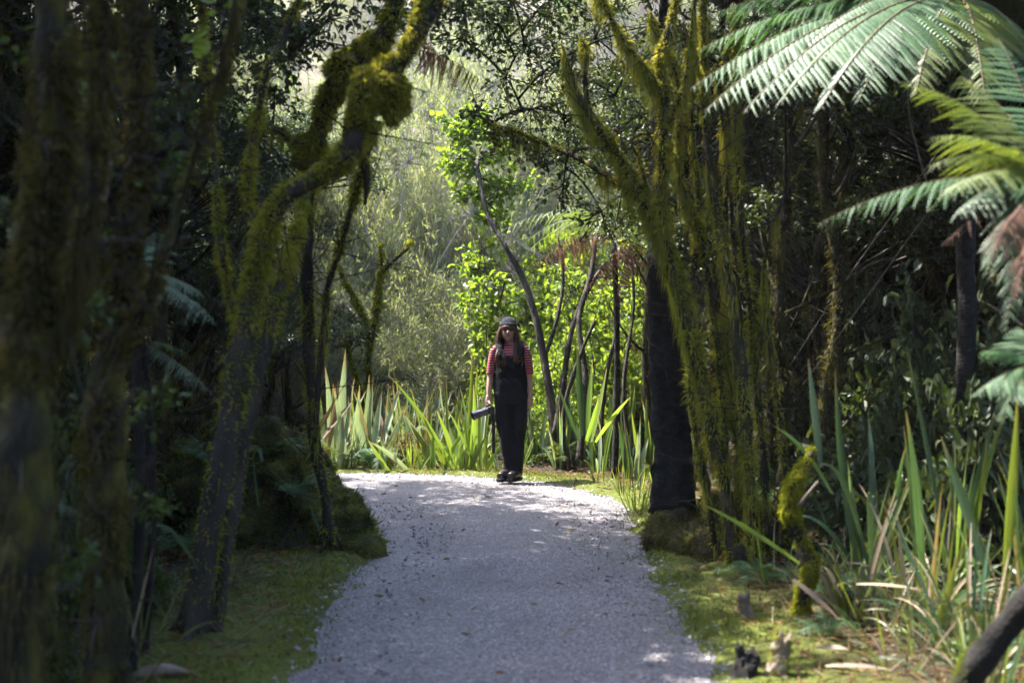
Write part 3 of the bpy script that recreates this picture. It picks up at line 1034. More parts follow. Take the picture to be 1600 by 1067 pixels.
def canopy_tree(name, x, y, h, label, group, crown=None, lean=(0, 0), r=0.09, cs=1.0, bark="mossy_bark", moss=True, dens=900, hang=True, crot=None, moss_mat="moss_dark"):
    z = hz(x, y)
    e = empty(name, (x, y, z), label, "tree", group)
    n = max(10, int(h / 0.12))
    u = np.linspace(0, 1, 6)
    w = rng.normal(0, 0.10, (6, 2)) * u[:, None] * 1.3
    pp = np.stack([x + lean[0] * u ** 1.3 + w[:, 0], y + lean[1] * u ** 1.3 + w[:, 1], z - 0.1 + (h + 0.1) * u], -1)
    pts = crom(pp, n)
    rad = np.linspace(r, r * 0.5, n) * (1 + 0.5 * np.exp(-np.linspace(0, h, n) / 0.18))
    g = Geo()
    V, Q, T, _ = tube(pts, rad, 11, 0.3, 8, True, int(rng.integers(99)))
    g.add(V, Q, T)
    gm = Geo()
    # a few bare side branches
    tw = Geo()
    for k in range(9):
        i = int(n * rng.uniform(0.12, 0.9))
        a = rng.uniform(0, 6.28)
        L = rng.uniform(0.4, 1.0)
        q = bez(pts[i], pts[i] + [math.cos(a) * L * .5, math.sin(a) * L * .5, 0.1], pts[i] + [math.cos(a) * L, math.sin(a) * L, 0.35 + 0.5 * rng.uniform()], 10)
        rr = np.linspace(0.02, 0.006, 10)
        V, Q, T, _ = tube(q, rr, 6, 0.2, 9)
        g.add(V, Q, T)
        m_ = 7
        st = q[rng.integers(3, 10, m_)]
        stick(st, st + rng.normal(0, 0.22, (m_, 3)) + np.array([0, 0, 0.05]), 0.004, 0.0015, tw)
        if hang: hang_on(q, rr, gm, 90, 0.15)
    g.obj("trunk", M[bark], e, True)
    tag(tw.obj("twigs", M["bark"], e), kind="stuff")
    if moss:
        moss_on(pts, rad, gm, dens, 0.045, 0.012, 0.2, -0.1, 2.5, int(rng.integers(50)))
        if hang: hang_on(pts, rad * 1.3, gm, 160, 0.13)
    if gm.n: tag(gm.obj("moss", M[moss_mat], e), kind="stuff")
    cl, ct = crown or CROWNS[int(rng.integers(len(CROWNS)))]
    rot = crot if crot is not None else rng.uniform(0, 6.28)
    for nm, me in (("crown", cl), ("limb", ct)):
        o = link(nm, me, e, local=True)
        o.location = Vector([float(v) for v in (pts[-1] - np.array([x, y, z]) + np.array([0, 0, 0.75 * cs]))])
        o.scale = (cs, cs, cs)
        o.rotation_euler = (0, 0, rot)
    return e


# ---- shared bushes
def bush_mesh(name, leafmat, twigmat, R, flat, nst, ntw, nl, size, ratio, shape="ovate", sr=0.35, tw=0.004, up=0.3, droop=0.1, stem=0.012):
    gl, gt = Geo(), Geo()
    for k in range(nst):
        d = unit(rng.normal(0, 1, 3) * [1, 1, 0.7] + [0, 0, 0.55]) * R * rng.uniform(0.35, 1.0)
        d[2] = abs(d[2]) * flat + 0.08
        mid = d * [0.35, 0.35, 0.65]
        V, Q, T, _ = tube(bez([0, 0, -0.05], mid, d, 7), np.linspace(stem, stem * 0.35, 7), 4)
        gt.add(V, Q, T)
        spray(d, sr * R * rng.uniform(0.7, 1.3), ntw, nl, size, ratio, gl, gt, 0.8, shape, droop, tw, up)
    return gl.mesh(name, M[leafmat]), gt.mesh(name + "_stems", M[twigmat])


BUSH = {
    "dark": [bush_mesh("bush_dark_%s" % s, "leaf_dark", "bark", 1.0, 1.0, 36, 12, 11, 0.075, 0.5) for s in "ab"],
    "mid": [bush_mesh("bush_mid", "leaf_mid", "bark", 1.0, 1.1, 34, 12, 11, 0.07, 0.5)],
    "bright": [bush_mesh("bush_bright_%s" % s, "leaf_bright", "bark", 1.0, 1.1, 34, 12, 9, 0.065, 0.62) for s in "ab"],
    "grey": [bush_mesh("bush_grey_%s" % s, "leaf_grey", "grey_twig", 1.0, 1.15, 46, 28, 10, 0.05, 0.26, "slim", 0.34, 0.0030, 0.7, -0.1) for s in "ab"],
    "twig": [bush_mesh("bush_twig_%s" % s, "leaf_grey", "grey_twig", 1.0, 1.1, 60, 40, 3, 0.03, 0.3, "slim", 0.36, 0.0045, 0.5, -0.05) for s in "ab"],
    "rust": [bush_mesh("bush_rust", "leaf_rust", "bark", 1.0, 0.9, 30, 12, 9, 0.06, 0.5)],
}


def bush(name, kind, x, y, s, label, group=None, z=None, sz=1.0, cat="bush"):
    z = hz(x, y) if z is None else z
    e = empty(name, (x, y, z), label, cat, group, random.uniform(0, 6.28))
    e.scale = (s, s, s * sz)
    lf, st = random.choice(BUSH[kind])
    link("foliage", lf, e, local=True)
    link("stem", st, e, local=True)
    return e

# ================================================================== the big mossy trees at the path
MOSS_THICK = dict(dens=26000, length=0.030, width=0.0075, upbias=0.45, thr=-0.35, freq=2.6, down=0.1)
hero_tree("mossy_tree", "leaning tree with a thick golden moss knob on its bent limb arching over the path", P(305, 985, 6.3),
          [[(305, 1000, 6.3, 40), (318, 880, 6.3, 33), (342, 740, 6.35, 34), (366, 610, 6.4, 33), (386, 500, 6.4, 29), (402, 420, 6.4, 26), (420, 352, 6.4, 23), (446, 308, 6.4, 21), (490, 280, 6.4, 23), (528, 258, 6.4, 27), (552, 225, 6.4, 29), (560, 188, 6.4, 31), (573, 150, 6.4, 36), (598, 122, 6.4, 34), (622, 98, 6.4, 24), (650, 58, 6.4, 20), (680, 10, 6.4, 17), (705, -60, 6.4, 14)],
           [(338, 990, 6.4, 18), (352, 870, 6.4, 17), (373, 745, 6.5, 18), (398, 620, 6.6, 18), (424, 500, 6.7, 17), (446, 425, 6.9, 14), (464, 365, 7.2, 11), (476, 310, 7.6, 10), (482, 270, 7.85, 8)],
           [(640, 78, 6.4, 18), (652, 40, 6.4, 17), (660, -10, 6.4, 16), (665, -80, 6.4, 13)],
           [(378, 520, 6.5, 11), (358, 460, 6.6, 9), (346, 380, 6.6, 9), (338, 290, 6.7, 8), (330, 180, 6.8, 7), (318, 60, 6.9, 6), (312, -60, 7.0, 5)],
           [(404, 380, 6.5, 9), (392, 330, 6.6, 9), (388, 265, 6.7, 9), (402, 190, 6.8, 9), (416, 115, 6.8, 8), (442, 60, 6.9, 8), (470, -10, 6.9, 7), (490, -80, 7, 6)],
           [(556, 235, 6.5, 13), (572, 262, 6.55, 12), (573, 295, 6.6, 7), (570, 320, 6.6, 3)]],
          bark="bark", moss=dict(MOSS_THICK, zfade=(1.1, 2.0, 0.05)), hang=16, hang_len=0.10, hang_thr=0.25, nz=0.30, seg=18, roots=4, rf=0.60, twigs=70,
          sprays=[(400, 30, 7.2, 0.5, 18, 12), (330, -60, 7.2, 0.5, 16, 12), (480, -60, 7.0, 0.5, 18, 12), (640, -150, 6.6, 0.5, 12, 10), (310, -150, 6.4, .45, 26, 14), (370, -170, 6.5, .45, 26, 14), (430, -200, 6.7, .4, 20, 12), (250, -40, 7.0, 0.5, 18, 12)])  # densest sprays overhead are unseen, added to keep sun off the path
# the moss cushion hanging on the bend is part of that tree
tree0 = C.objects["mossy_tree"]


def cushion(parent, lumps, mat, dens, length, name="moss_cushion", width=0.0075):
    for (x, y, d, rx, ry) in lumps:
        g, gf = Geo(), Geo()
        c = P(x, y, d)
        ax, az = rx * d / FPX, ry * d / FPX
        u = np.linspace(0, math.pi, 15); v = np.linspace(0, 2 * math.pi, 22, endpoint=False)
        U, W = np.meshgrid(u, v, indexing="ij")
        D = np.stack([np.sin(U) * np.cos(W), np.sin(U) * np.sin(W), np.cos(U)], -1)
        k = 1 + 0.34 * fbm(D * 2.4 + c * 3, 5)
        V = c + D * k[..., None] * np.array([ax, min(ax, az), az])
        n, m = 15, 22
        i = np.arange(n - 1)[:, None] * m; j = np.arange(m)[None, :]; kk = (j + 1) % m
        Q = np.stack([i + j, i + m + j, i + m + kk, i + kk], -1).reshape(-1, 4)
        g.add(V.reshape(-1, 3), Q)
        cnt = int(4 * math.pi * ax * az * dens)
        dd = unit(rng.normal(0, 1, (cnt, 3)))
        kk2 = 1 + 0.34 * fbm(dd * 2.4 + c * 3, 5)
        gf.add(*blades(c + dd * kk2[:, None] * np.array([ax, min(ax, az), az]) * 0.97, dd, length, width, 0.9, 0.7, 0.2, bend=0.9))
        o = g.obj(name, M["moss_core"], parent, True)
        tag(gf.obj("moss", M[mat], o), kind="stuff")


M["moss_core"] = surface("moss_core", [(0.3, (0.030, 0.028, 0.006)), (0.6, (0.085, 0.075, 0.010)), (0.8, (0.13, 0.10, 0.015))], 9, 0.95, 0.9, 70)
cushion(tree0, [(588, 132, 6.38, 38, 26), (614, 152, 6.42, 23, 36), (568, 152, 6.36, 22, 30)], "moss_gold", 30000, 0.030)

hero_tree("mossy_tree", "mossy tree on the boulder with shaggy limb rising behind the golden knob", P(505, 845, 8.4),
          [[(515, 850, 8.6, 13), (507, 770, 8.5, 14), (492, 690, 8.4, 15), (486, 600, 8.3, 15), (482, 500, 8.2, 16), (480, 400, 8.1, 17), (481, 320, 8.0, 19), (484, 255, 7.9, 25), (498, 205, 7.8, 22), (516, 150, 7.7, 24), (540, 110, 7.6, 27), (572, 82, 7.6, 27), (600, 52, 7.5, 22), (618, 10, 7.5, 22), (630, -60, 7.5, 18)],
           [(492, 690, 8.3, 9), (497, 600, 8.2, 9), (506, 520, 8.1, 9), (512, 450, 8.0, 9), (528, 400, 7.9, 8), (545, 340, 7.8, 8), (560, 285, 7.7, 9), (575, 230, 7.6, 10), (590, 190, 7.5, 10)],
           [(488, 240, 7.9, 14), (460, 225, 7.9, 11), (440, 205, 7.9, 9), (425, 200, 7.9, 5)]],
          bark="bark", moss=dict(MOSS_THICK, dens=20000, length=0.036, zfade=(1.3, 2.3, 0.12)), hang=14, hang_len=0.14, hang_thr=0.2, nz=0.3, seg=16, roots=3, rf=0.58, twigs=90,
          sprays=[(560, -30, 8.5, 0.6, 18, 12), (450, 90, 8.8, 0.4, 16, 11), (520, 30, 8.8, 0.4, 14, 11), (660, -40, 8.5, 0.5, 18, 12), (720, -60, 8.5, 0.5, 18, 12), (480, 60, 9.0, .4, 18, 12), (430, 150, 9.0, .35, 16, 12), (420, 40, 9.2, .45, 18, 12), (690, 10, 8.8, .35, 16, 12), (650, 30, 9.0, .3, 14, 11), (440, 260, 9.0, .3, 14, 11), (400, 210, 9.0, .35, 16, 12), (600, -190, 8.6, .65, 30, 14), (700, -230, 9.0, .65, 30, 14), (540, -260, 9.2, .65, 30, 14), (640, -330, 9.4, .65, 30, 14), (760, -330, 9.6, .65, 30, 14), (800, -200, 9.2, .65, 30, 14), (700, -420, 9.0, .65, 30, 14), (580, -420, 8.8, .65, 30, 14), (840, -420, 9.4, .65, 30, 14)])  # later sprays high overhead are unseen, put in to shade the path
cushion(C.objects["mossy_tree.001"], [(487, 240, 7.9, 27, 26), (540, 112, 7.6, 28, 26), (580, 82, 7.6, 26, 20)], "moss_gold", 24000, 0.034)

hero_tree("mossy_tree", "blurred moss furred trunk standing over the pale fallen wood at the path edge", P(172, 1090, 4.6),
          [[(172, 1110, 4.6, 55), (166, 950, 4.6, 42), (160, 800, 4.6, 46), (165, 650, 4.6, 50), (185, 500, 4.65, 42), (205, 350, 4.7, 32), (215, 200, 4.75, 27), (214, 60, 4.8, 24), (210, -90, 4.9, 22)],
           [(175, 560, 4.6, 20), (230, 470, 4.5, 18), (262, 380, 4.5, 13), (290, 290, 4.5, 9), (318, 200, 4.5, 6), (350, 90, 4.5, 4), (372, -40, 4.5, 3)]],
          rf=0.56, twigs=120, moss=dict(dens=15000, length=0.034, width=0.009, upbias=0.2, thr=-0.15, freq=3.0, down=0.3), hang=60, hang_len=0.14, group_moss="moss_dark", nz=0.45, seg=14, roots=3, leafmat="leaf_mid", leaf=(0.045, 0.5),
          sprays=[(250, 240, 4.7, .16, 9, 8), (270, 300, 4.8, .18, 10, 8), (120, 330, 4.9, .2, 10, 8), (240, 620, 5.0, .16, 8, 8), (110, 650, 4.9, .18, 9, 8), (260, 130, 4.9, .18, 9, 8), (140, 120, 5.0, .2, 9, 8), (230, 780, 5.0, .14, 8, 7)])
hero_tree("mossy_tree", "very broad dark trunk shaggy with hanging moss and a pale curved branch beside it", P(20, 1150, 3.9),
          [[(10, 1180, 3.9, 90), (25, 1000, 3.9, 70), (30, 800, 3.9, 70), (40, 600, 3.95, 62), (60, 400, 4.0, 55), (78, 200, 4.05, 48), (90, -100, 4.1, 40)],
           [(100, 500, 4.0, 26), (130, 380, 3.9, 22), (150, 250, 3.9, 20), (160, 100, 3.9, 18), (165, -50, 3.9, 16)]],
          rf=0.60, twigs=120, moss=dict(dens=13000, length=0.036, width=0.009, upbias=0.2, thr=-0.1, freq=2.6, down=0.4), hang=70, hang_len=0.16, group_moss="moss_dark", nz=0.45, seg=14, leafmat="leaf_mid", leaf=(0.045, 0.5),
          sprays=[(110, 240, 4.4, .18, 9, 8), (20, 330, 4.5, .2, 10, 8), (120, 480, 4.4, .16, 9, 8), (100, 80, 4.4, .2, 10, 8), (20, 640, 4.3, .16, 9, 8), (110, 860, 4.3, .14, 8, 7)])
g = Geo()
pts, rad = pixline([(30, 402, 4.3, 5), (66, 400, 4.3, 6), (105, 384, 4.3, 7), (142, 348, 4.3, 7), (163, 300, 4.3, 6), (171, 240, 4.3, 5), (168, 120, 4.35, 4), (160, -20, 4.4, 4)], 0.03)
g.add(*tube(pts, rad, 7, 0.15, 12)[:3])
tag(g.obj("bare_branch", M["pale_bark"], smooth=True), "thin pale branch curving like a hook before the dark trunks", "branch")

# ---- other side of the path
MOSS_R = dict(dens=20000, length=0.040, width=0.008, upbias=0.15, thr=-0.1, freq=2.2, down=0.35)
hero_tree("mossy_tree", "many stemmed tree shaggy with yellow moss, forked bare tips over the path", P(1150, 905, 8.2),
          [[(1155, 915, 8.1, 34), (1140, 800, 8.2, 24), (1118, 690, 8.25, 22), (1094, 580, 8.3, 20), (1070, 470, 8.35, 20), (1045, 395, 8.4, 20), (1012, 330, 8.4, 19), (985, 275, 8.4, 18), (956, 232, 8.4, 17), (930, 192, 8.4, 15), (905, 150, 8.4, 12), (890, 112, 8.4, 9), (878, 72, 8.4, 4)],
           [(922, 182, 8.4, 10), (914, 130, 8.4, 9), (918, 82, 8.4, 7), (908, 62, 8.4, 4)],
           [(1105, 640, 8.3, 18), (1075, 520, 8.3, 18), (1048, 410, 8.3, 17), (1034, 320, 8.3, 16), (1036, 230, 8.3, 15), (1038, 150, 8.3, 15), (1030, 95, 8.3, 13), (1048, 40, 8.3, 11), (1062, -30, 8.3, 9), (1075, -120, 8.3, 8)],
           [(1034, 150, 8.3, 12), (1008, 110, 8.2, 10), (975, 65, 8.2, 9), (950, 20, 8.2, 8), (925, -30, 8.2, 6)],
           [(1040, 200, 8.3, 9), (1070, 130, 8.3, 8), (1080, 60, 8.3, 7), (1090, -40, 8.3, 6)],
           [(1180, 910, 8.1, 22), (1172, 760, 8.1, 18), (1160, 600, 8.2, 18), (1142, 460, 8.3, 16), (1120, 330, 8.4, 14), (1105, 220, 8.5, 12), (1100, 80, 8.5, 10), (1100, -80, 8.5, 9)],
           [(1010, 300, 8.4, 8), (1000, 250, 8.3, 7), (985, 222, 8.3, 6), (1005, 208, 8.3, 5), (1020, 216, 8.3, 3)],
           [(985, 300, 8.4, 12), (950, 275, 8.6, 11), (905, 248, 8.8, 9), (860, 228, 9.0, 7), (815, 210, 9.2, 6), (768, 196, 9.4, 4)],
           [(1120, 880, 8.3, 12), (1105, 760, 8.3, 11), (1085, 660, 8.35, 10), (1078, 560, 8.4, 9), (1082, 440, 8.5, 9), (1092, 320, 8.6, 8), (1080, 180, 8.6, 7), (1085, 40, 8.6, 6)],
           [(1205, 900, 8.2, 13), (1192, 720, 8.3, 12), (1178, 540, 8.4, 11), (1160, 360, 8.5, 10), (1150, 200, 8.6, 9), (1152, 20, 8.6, 8)],
           [(1132, 890, 8.4, 12), (1132, 680, 8.5, 11), (1116, 500, 8.5, 10), (1096, 380, 8.5, 9), (1060, 260, 8.5, 8), (1062, 140, 8.5, 7), (1015, 20, 8.5, 5)],
           [(1168, 890, 8.5, 12), (1150, 660, 8.5, 11), (1132, 440, 8.5, 10), (1135, 260, 8.6, 9), (1120, 100, 8.6, 8)],
           [(1218, 880, 8.3, 9), (1226, 720, 8.3, 9), (1206, 560, 8.3, 8), (1194, 430, 8.4, 8), (1215, 330, 8.4, 6), (1260, 250, 8.4, 4)]],
          moss=dict(MOSS_R, zfade=(0.9, 2.6, 0.35)), hang=55, hang_len=0.19, hang_thr=0.0, nz=0.42, seg=14, roots=4, rf=0.46, twigs=300, leafmat="leaf_dark",
          sprays=[(800, 215, 9.3, 0.35, 14, 11), (770, 190, 9.5, 0.3, 12, 10), (850, 240, 9.1, 0.35, 14, 10), (745, 180, 9.5, 0.22, 8, 8), (880, 290, 9.0, 0.3, 12, 10),
                  (780, 40, 9.6, 0.5, 18, 12), (850, 20, 9.8, 0.55, 20, 12), (850, 110, 10, 0.45, 18, 12), (930, 60, 10, 0.5, 18, 12), (790, 120, 9.8, 0.4, 16, 12), (960, 150, 10, 0.5, 16, 12), (880, 180, 9.9, 0.4, 16, 12),
                  (730, -30, 9.0, 0.5, 16, 12), (900, -60, 9.2, 0.6, 18, 12), (1000, -40, 9.2, 0.6, 18, 12), (1150, -60, 9.0, 0.6, 18, 12), (940, 330, 9.6, 0.35, 12, 10), (990, 100, 9.8, 0.4, 14, 11), (820, 70, 9.4, .5, 20, 13), (880, 90, 9.6, .5, 20, 13), (760, 20, 9.4, .45, 20, 13), (910, 120, 10.2, .45, 20, 13), (830, 170, 9.8, .4, 18, 12), (940, 230, 10.2, .4, 18, 12), (890, 240, 10, .4, 16, 12), (1000, 180, 10.2, .45, 18, 12), (950, 20, 9.8, .5, 20, 13), (1020, 40, 9.6, .45, 18, 12), (720, 60, 9.6, .35, 16, 12), (800, 0, 9.0, .5, 20, 13), (870, -10, 9.2, .5, 20, 13), (980, 270, 10.4, .4, 16, 12), (960, 360, 10.6, .35, 14, 11)],
          leaf=(0.042, 0.5))
pts, rad = pixline([(1052, 800, 9.0, 38), (1050, 700, 9.0, 30), (1044, 600, 9.0, 28), (1034, 490, 9.0, 23), (1028, 420, 9.0, 17), (1024, 340, 9.05, 11), (1024, 240, 9.1, 8), (1030, 100, 9.2, 7), (1040, -20, 9.3, 7)])
e = empty("tree_fern", pts[0], "tree fern with smooth black trunk leaning against the yellow mossy stems", "tree fern")
link("trunk", mesh_np("trunk", *tube(pts, rad, 16, 0.12, 20)[:3], (M["dark_bark"],), None, True), e)
for k in range(9):
    o = link("frond", random.choice(FROND["green"]), e, local=True)
    o.location = Vector([float(v) for v in pts[-1] - pts[0]])
    o.scale = (1.5, 1.5, 1.5)
    o.rotation_euler = (0, -0.3, k * 0.7 + 0.2)

# ================================================================== boulders and logs
def remesh(verts_faces, voxel, smooth_it=4):
    """Fuse closed shapes into one skin; returns a mesh."""
    g = Geo()
    for V, Q, T in verts_faces: g.add(V, Q, T)
    V, Q, T = g.arrays()
    me = mesh_np("fuse", V, Q, T)
    o = bpy.data.objects.new("fuse", me)
    C.objects.link(o)
    m = o.modifiers.new("r", 'REMESH'); m.mode = 'VOXEL'; m.voxel_size = voxel
    if smooth_it:
        s = o.modifiers.new("s", 'SMOOTH'); s.factor = 0.5; s.iterations = smooth_it
    dg = bpy.context.evaluated_depsgraph_get()
    dg.update()
    out = bpy.data.meshes.new_from_object(o.evaluated_get(dg))
    bpy.data.objects.remove(o)
    bpy.data.meshes.remove(me)
    for p in out.polygons: p.use_smooth = True
    return out


def ellipsoid(c, r, n=12, m=18, rot=None, nz=0.0, seed=0):
    u = np.linspace(0, math.pi, n); v = np.linspace(0, 2 * math.pi, m, endpoint=False)
    D = np.stack([np.outer(np.sin(u), np.cos(v)), np.outer(np.sin(u), np.sin(v)), np.outer(np.cos(u), np.ones(m))], -1)
    k = 1 + (nz * fbm(D * 1.8 + np.asarray(c), seed) if nz else 0)
    V = D * np.asarray(r) * (k[..., None] if nz else 1)
    V = V.reshape(-1, 3)
    # merge poles
    V = np.vstack([V[m:-m], V[:1], V[-1:]])
    if rot is not None: V = V @ np.array(Euler(rot).to_matrix()).T
    V = V + np.asarray(c)
    nn = n - 2
    i = np.arange(nn - 1)[:, None] * m; j = np.arange(m)[None, :]; kk = (j + 1) % m
    Q = np.stack([i + j, i + m + j, i + m + kk, i + kk], -1).reshape(-1, 4)
    jj = np.arange(m); k2 = (jj + 1) % m
    a, b = nn * m, nn * m + 1
    T = np.vstack([np.stack([np.full(m, a), jj, k2], -1), np.stack([np.full(m, b), (nn - 1) * m + k2, (nn - 1) * m + jj], -1)])
    return V, Q, T


M["mossy_rock"] = surface("mossy_rock", [(0.3, (0.016, 0.015, 0.008)), (0.5, (0.035, 0.034, 0.010)), (0.62, (0.065, 0.062, 0.012)), (0.8, (0.11, 0.10, 0.02))], 4, 0.95, 1.0, 45)


def rock(name, lumps, label, voxel=0.03, mat="moss_dark", dens=6000, amp=0.07):
    me = remesh([ellipsoid(c, r, 16, 26, nz=0.25, seed=k) for k, (c, r) in enumerate(lumps)], voxel, 3)
    n = len(me.vertices)
    co = np.zeros(n * 3); me.vertices.foreach_get("co", co)
    nr = np.zeros(n * 3); me.vertices.foreach_get("normal", nr)
    co, nr = co.reshape(-1, 3), nr.reshape(-1, 3)
    co = co + nr * (amp * fbm(co * 4.5, 40))[:, None]
    me.vertices.foreach_set("co", co.astype(np.float32).ravel())
    me.materials.append(M["mossy_rock"])
    me.update()
    e = empty(name, (np.mean(co[:, 0]), np.mean(co[:, 1]), co[:, 2].min()), label, "rock")
    link("stone", me, e)
    area = sum(p.area for p in me.polygons)
    k = rng.choice(n, int(area * dens))
    p = co[k] + rng.normal(0, voxel * 0.4, (len(k), 3))
    keep = fbm(p * 2.0, 3) + 0.5 * nr[k][:, 2] > -0.3 + rng.normal(0, 0.25, len(k))
    g = Geo().add(*blades(p[keep] - nr[k][keep] * 0.01, nr[k][keep], 0.028, 0.009, 0.9, 0.7, 0.1, bend=0.6))
    tag(g.obj("moss", M[mat], e), kind="stuff")
    return e


rock("mossy_boulder", [((-1.80, 9.55, 0.22), (0.44, 0.75, 0.50)), ((-1.48, 9.25, 0.10), (0.34, 0.45, 0.40)), ((-1.24, 9.0, 0.05), (0.26, 0.35, 0.31)), ((-1.06, 8.85, 0.0), (0.18, 0.26, 0.20)), ((-2.1, 9.6, 0.3), (0.6, 0.8, 0.48)), ((-1.52, 9.9, 0.02), (0.30, 0.5, 0.32))],
     "big moss covered boulder bulging into the gravel path with a slim tree on it", mat="moss_green", amp=0.11)
rock("mossy_mound", [((1.15, 8.95, 0.05), (0.22, 0.3, 0.26)), ((1.35, 8.6, 0.02), (0.26, 0.35, 0.24)), ((1.55, 8.9, 0.1), (0.3, 0.4, 0.3))],
     "low dark mossy mound at the foot of the black tree fern trunk", mat="moss_dark", amp=0.05)

LOG = [(1252, 1000, 6.6, 10), (1250, 950, 6.6, 10), (1262, 905, 6.56, 10), (1266, 880, 6.55, 14), (1252, 845, 6.6, 9), (1238, 805, 6.62, 12), (1236, 780, 6.62, 9), (1246, 745, 6.65, 11), (1260, 722, 6.7, 7), (1270, 700, 6.75, 5)]
pts, rad = pixline(LOG, 0.02)
e = empty("mossy_post", pts[0], "crooked upright dead stem wrapped in bright lime moss beside the sedges", "dead stem")
link("trunk", mesh_np("trunk", *tube(pts, rad, 12, 0.5, 16)[:3], (M["mossy_bark"],), None, True), e)
gm = Geo(); moss_on(pts, rad, gm, 60000, 0.022, 0.007, 0.2, -0.08, 13, 2, 0.1)
M["moss_lime"] = foliage("moss_lime", [(0.10, 0.12, 0.010), (0.18, 0.19, 0.015), (0.26, 0.24, 0.02)], 0.4, (1.4, 1.4, 0.5), 0.9, 0.1, noise=6.0)
tag(gm.obj("moss", M["moss_lime"], e), kind="stuff")
q0, q1 = P(1243, 795, 6.6), P(1278, 752, 6.5)
link("broken_twig", mesh_np("broken_twig", *tube(np.linspace(q0, q1, 5), np.linspace(0.011, 0.007, 5), 6)[:3], (M["pale_bark"],), None, True), e)

pts, rad = pixline([(1488, 1110, 4.7, 22), (1530, 1035, 4.65, 23), (1575, 975, 4.6, 22), (1640, 900, 4.5, 22), (1760, 790, 4.45, 20), (1900, 700, 4.4, 16), (2060, 640, 4.4, 12), (2200, 600, 4.4, 5)], 0.03)
e = empty("fallen_log", pts[0], "dark slanting log edged with green moss rising out of the sedge clump", "log")
link("trunk", mesh_np("trunk", *tube(pts, rad, 14, 0.15, 10)[:3], (M["dark_bark"],), None, True), e)
gm = Geo(); moss_on(pts, rad, gm, 26000, 0.016, 0.006, 1.1, 0.25, 4, 2, 0.0)
tag(gm.obj("moss", M["moss_green"], e), kind="stuff")


def stump(x, y, d, r, h, mat, label, moss=0, lean=0.0):
    b = P(x, y, d)
    b[2] = hz(b[0], b[1]) - 0.03
    pts = crom(np.array([b, b + [lean * .5, 0, h * 0.5 + 0.03], b + [lean, 0, h + 0.03]]), 9)
    rad = np.array([1.25, 1.12, 1.05, 1.0, 1.0, 0.98, 0.97, 0.95, 0.85]) * r
    e = empty("tree_stump", b, label, "stump")
    V, Q, T, _ = tube(pts, rad, 14, 0.45, 22)
    V[7 * 14:9 * 14, 2] += np.tile(rng.uniform(-0.25, 0.3, 14) * h * 0.8, 2)
    V[-1, 2] -= 0.25 * h
    link("trunk", mesh_np("trunk", V, Q, T, (M[mat],), None, False), e)
    if moss:
        gm = Geo(); moss_on(pts, rad, gm, moss, 0.014, 0.006, 0.3, -0.3, 8, 3)
        tag(gm.obj("moss", M["moss_lime"], e), kind="stuff")


stump(1163, 1060, 5.5, 0.052, 0.11, "dark_bark", "short black cut stump at the mossy path edge")
stump(1216, 1062, 5.5, 0.040, 0.17, "pale_bark", "pale splintered stump tufted with lime moss below the crooked stem", 9000, 0.02)
stump(1168, 965, 6.6, 0.030, 0.13, "pale_bark", "small bare pale stump standing on the mossy verge", 0, -0.01)

# pale wood and dry strap leaves on the ground
g = Geo()
a, b = P(205, 1062, 5.45), P(292, 1056, 5.45)
a[2] = hz(a[0], a[1]) + 0.02; b[2] = hz(b[0], b[1]) + 0.025
g.add(*tube(crom(np.array([a, (a + b) / 2 + [0, 0.03, 0.01], b]), 10), np.array([.012, .024, .03, .032, .032, .03, .028, .024, .018, .008]), 8, 0.2, 20)[:3])
tag(g.obj("fallen_wood", M["pale_bark"], smooth=True), "short pale piece of weathered wood lying by the mossy verge", "wood")
for (x0, y0, x1, y1, d, w, lab) in ((1238, 905, 1312, 968, 6.2, 0.035, "dry twisted strap leaf caught across the lime mossy stem"), (1338, 912, 1446, 922, 5.9, 0.018, "long dry strap leaf lying flat over the sedge clump"),
                                    (1275, 1012, 1330, 1016, 5.6, 0.03, "short bleached strap leaf on the litter below the sedges"), (1290, 1040, 1395, 1046, 5.5, 0.025, "narrow bleached leaf lying on moss near the slanting log")):
    o = blade(None, P(x0, y0, d), P(x1, y1, d - 0.1), w, 0.08, "blade_dry", name="fallen_leaf", face=(0, -0.6, 1))
    tag(o, lab, "leaf")

# thin slanting vines on the shaded bank
for k, (sp, lab) in enumerate((([(1225, 585, 9.0, 1.6), (1320, 440, 8.8, 1.6), (1420, 300, 8.6, 1.6), (1500, 190, 8.5, 1.6)], "thin vine stretched slantwise across the dark bank"),
                               ([(1255, 600, 8.6, 1.4), (1350, 470, 8.5, 1.4), (1440, 345, 8.4, 1.4), (1540, 220, 8.3, 1.4)], "second thin vine running below the slanting one"),
                               ([(1452, 300, 7.0, 2.4), (1435, 240, 7.0, 2.4), (1420, 170, 7.0, 2.4), (1418, 60, 7.0, 2.4)], "drooping brown stalk hanging under the tree fern"))):
    pts, rad = pixline(sp, 0.05)
    tag(link("vine", mesh_np("vine", *tube(pts, rad * 0.55, 5, 0.2, 9)[:3], (M["pale_bark"],), None, True)), lab, "vine")

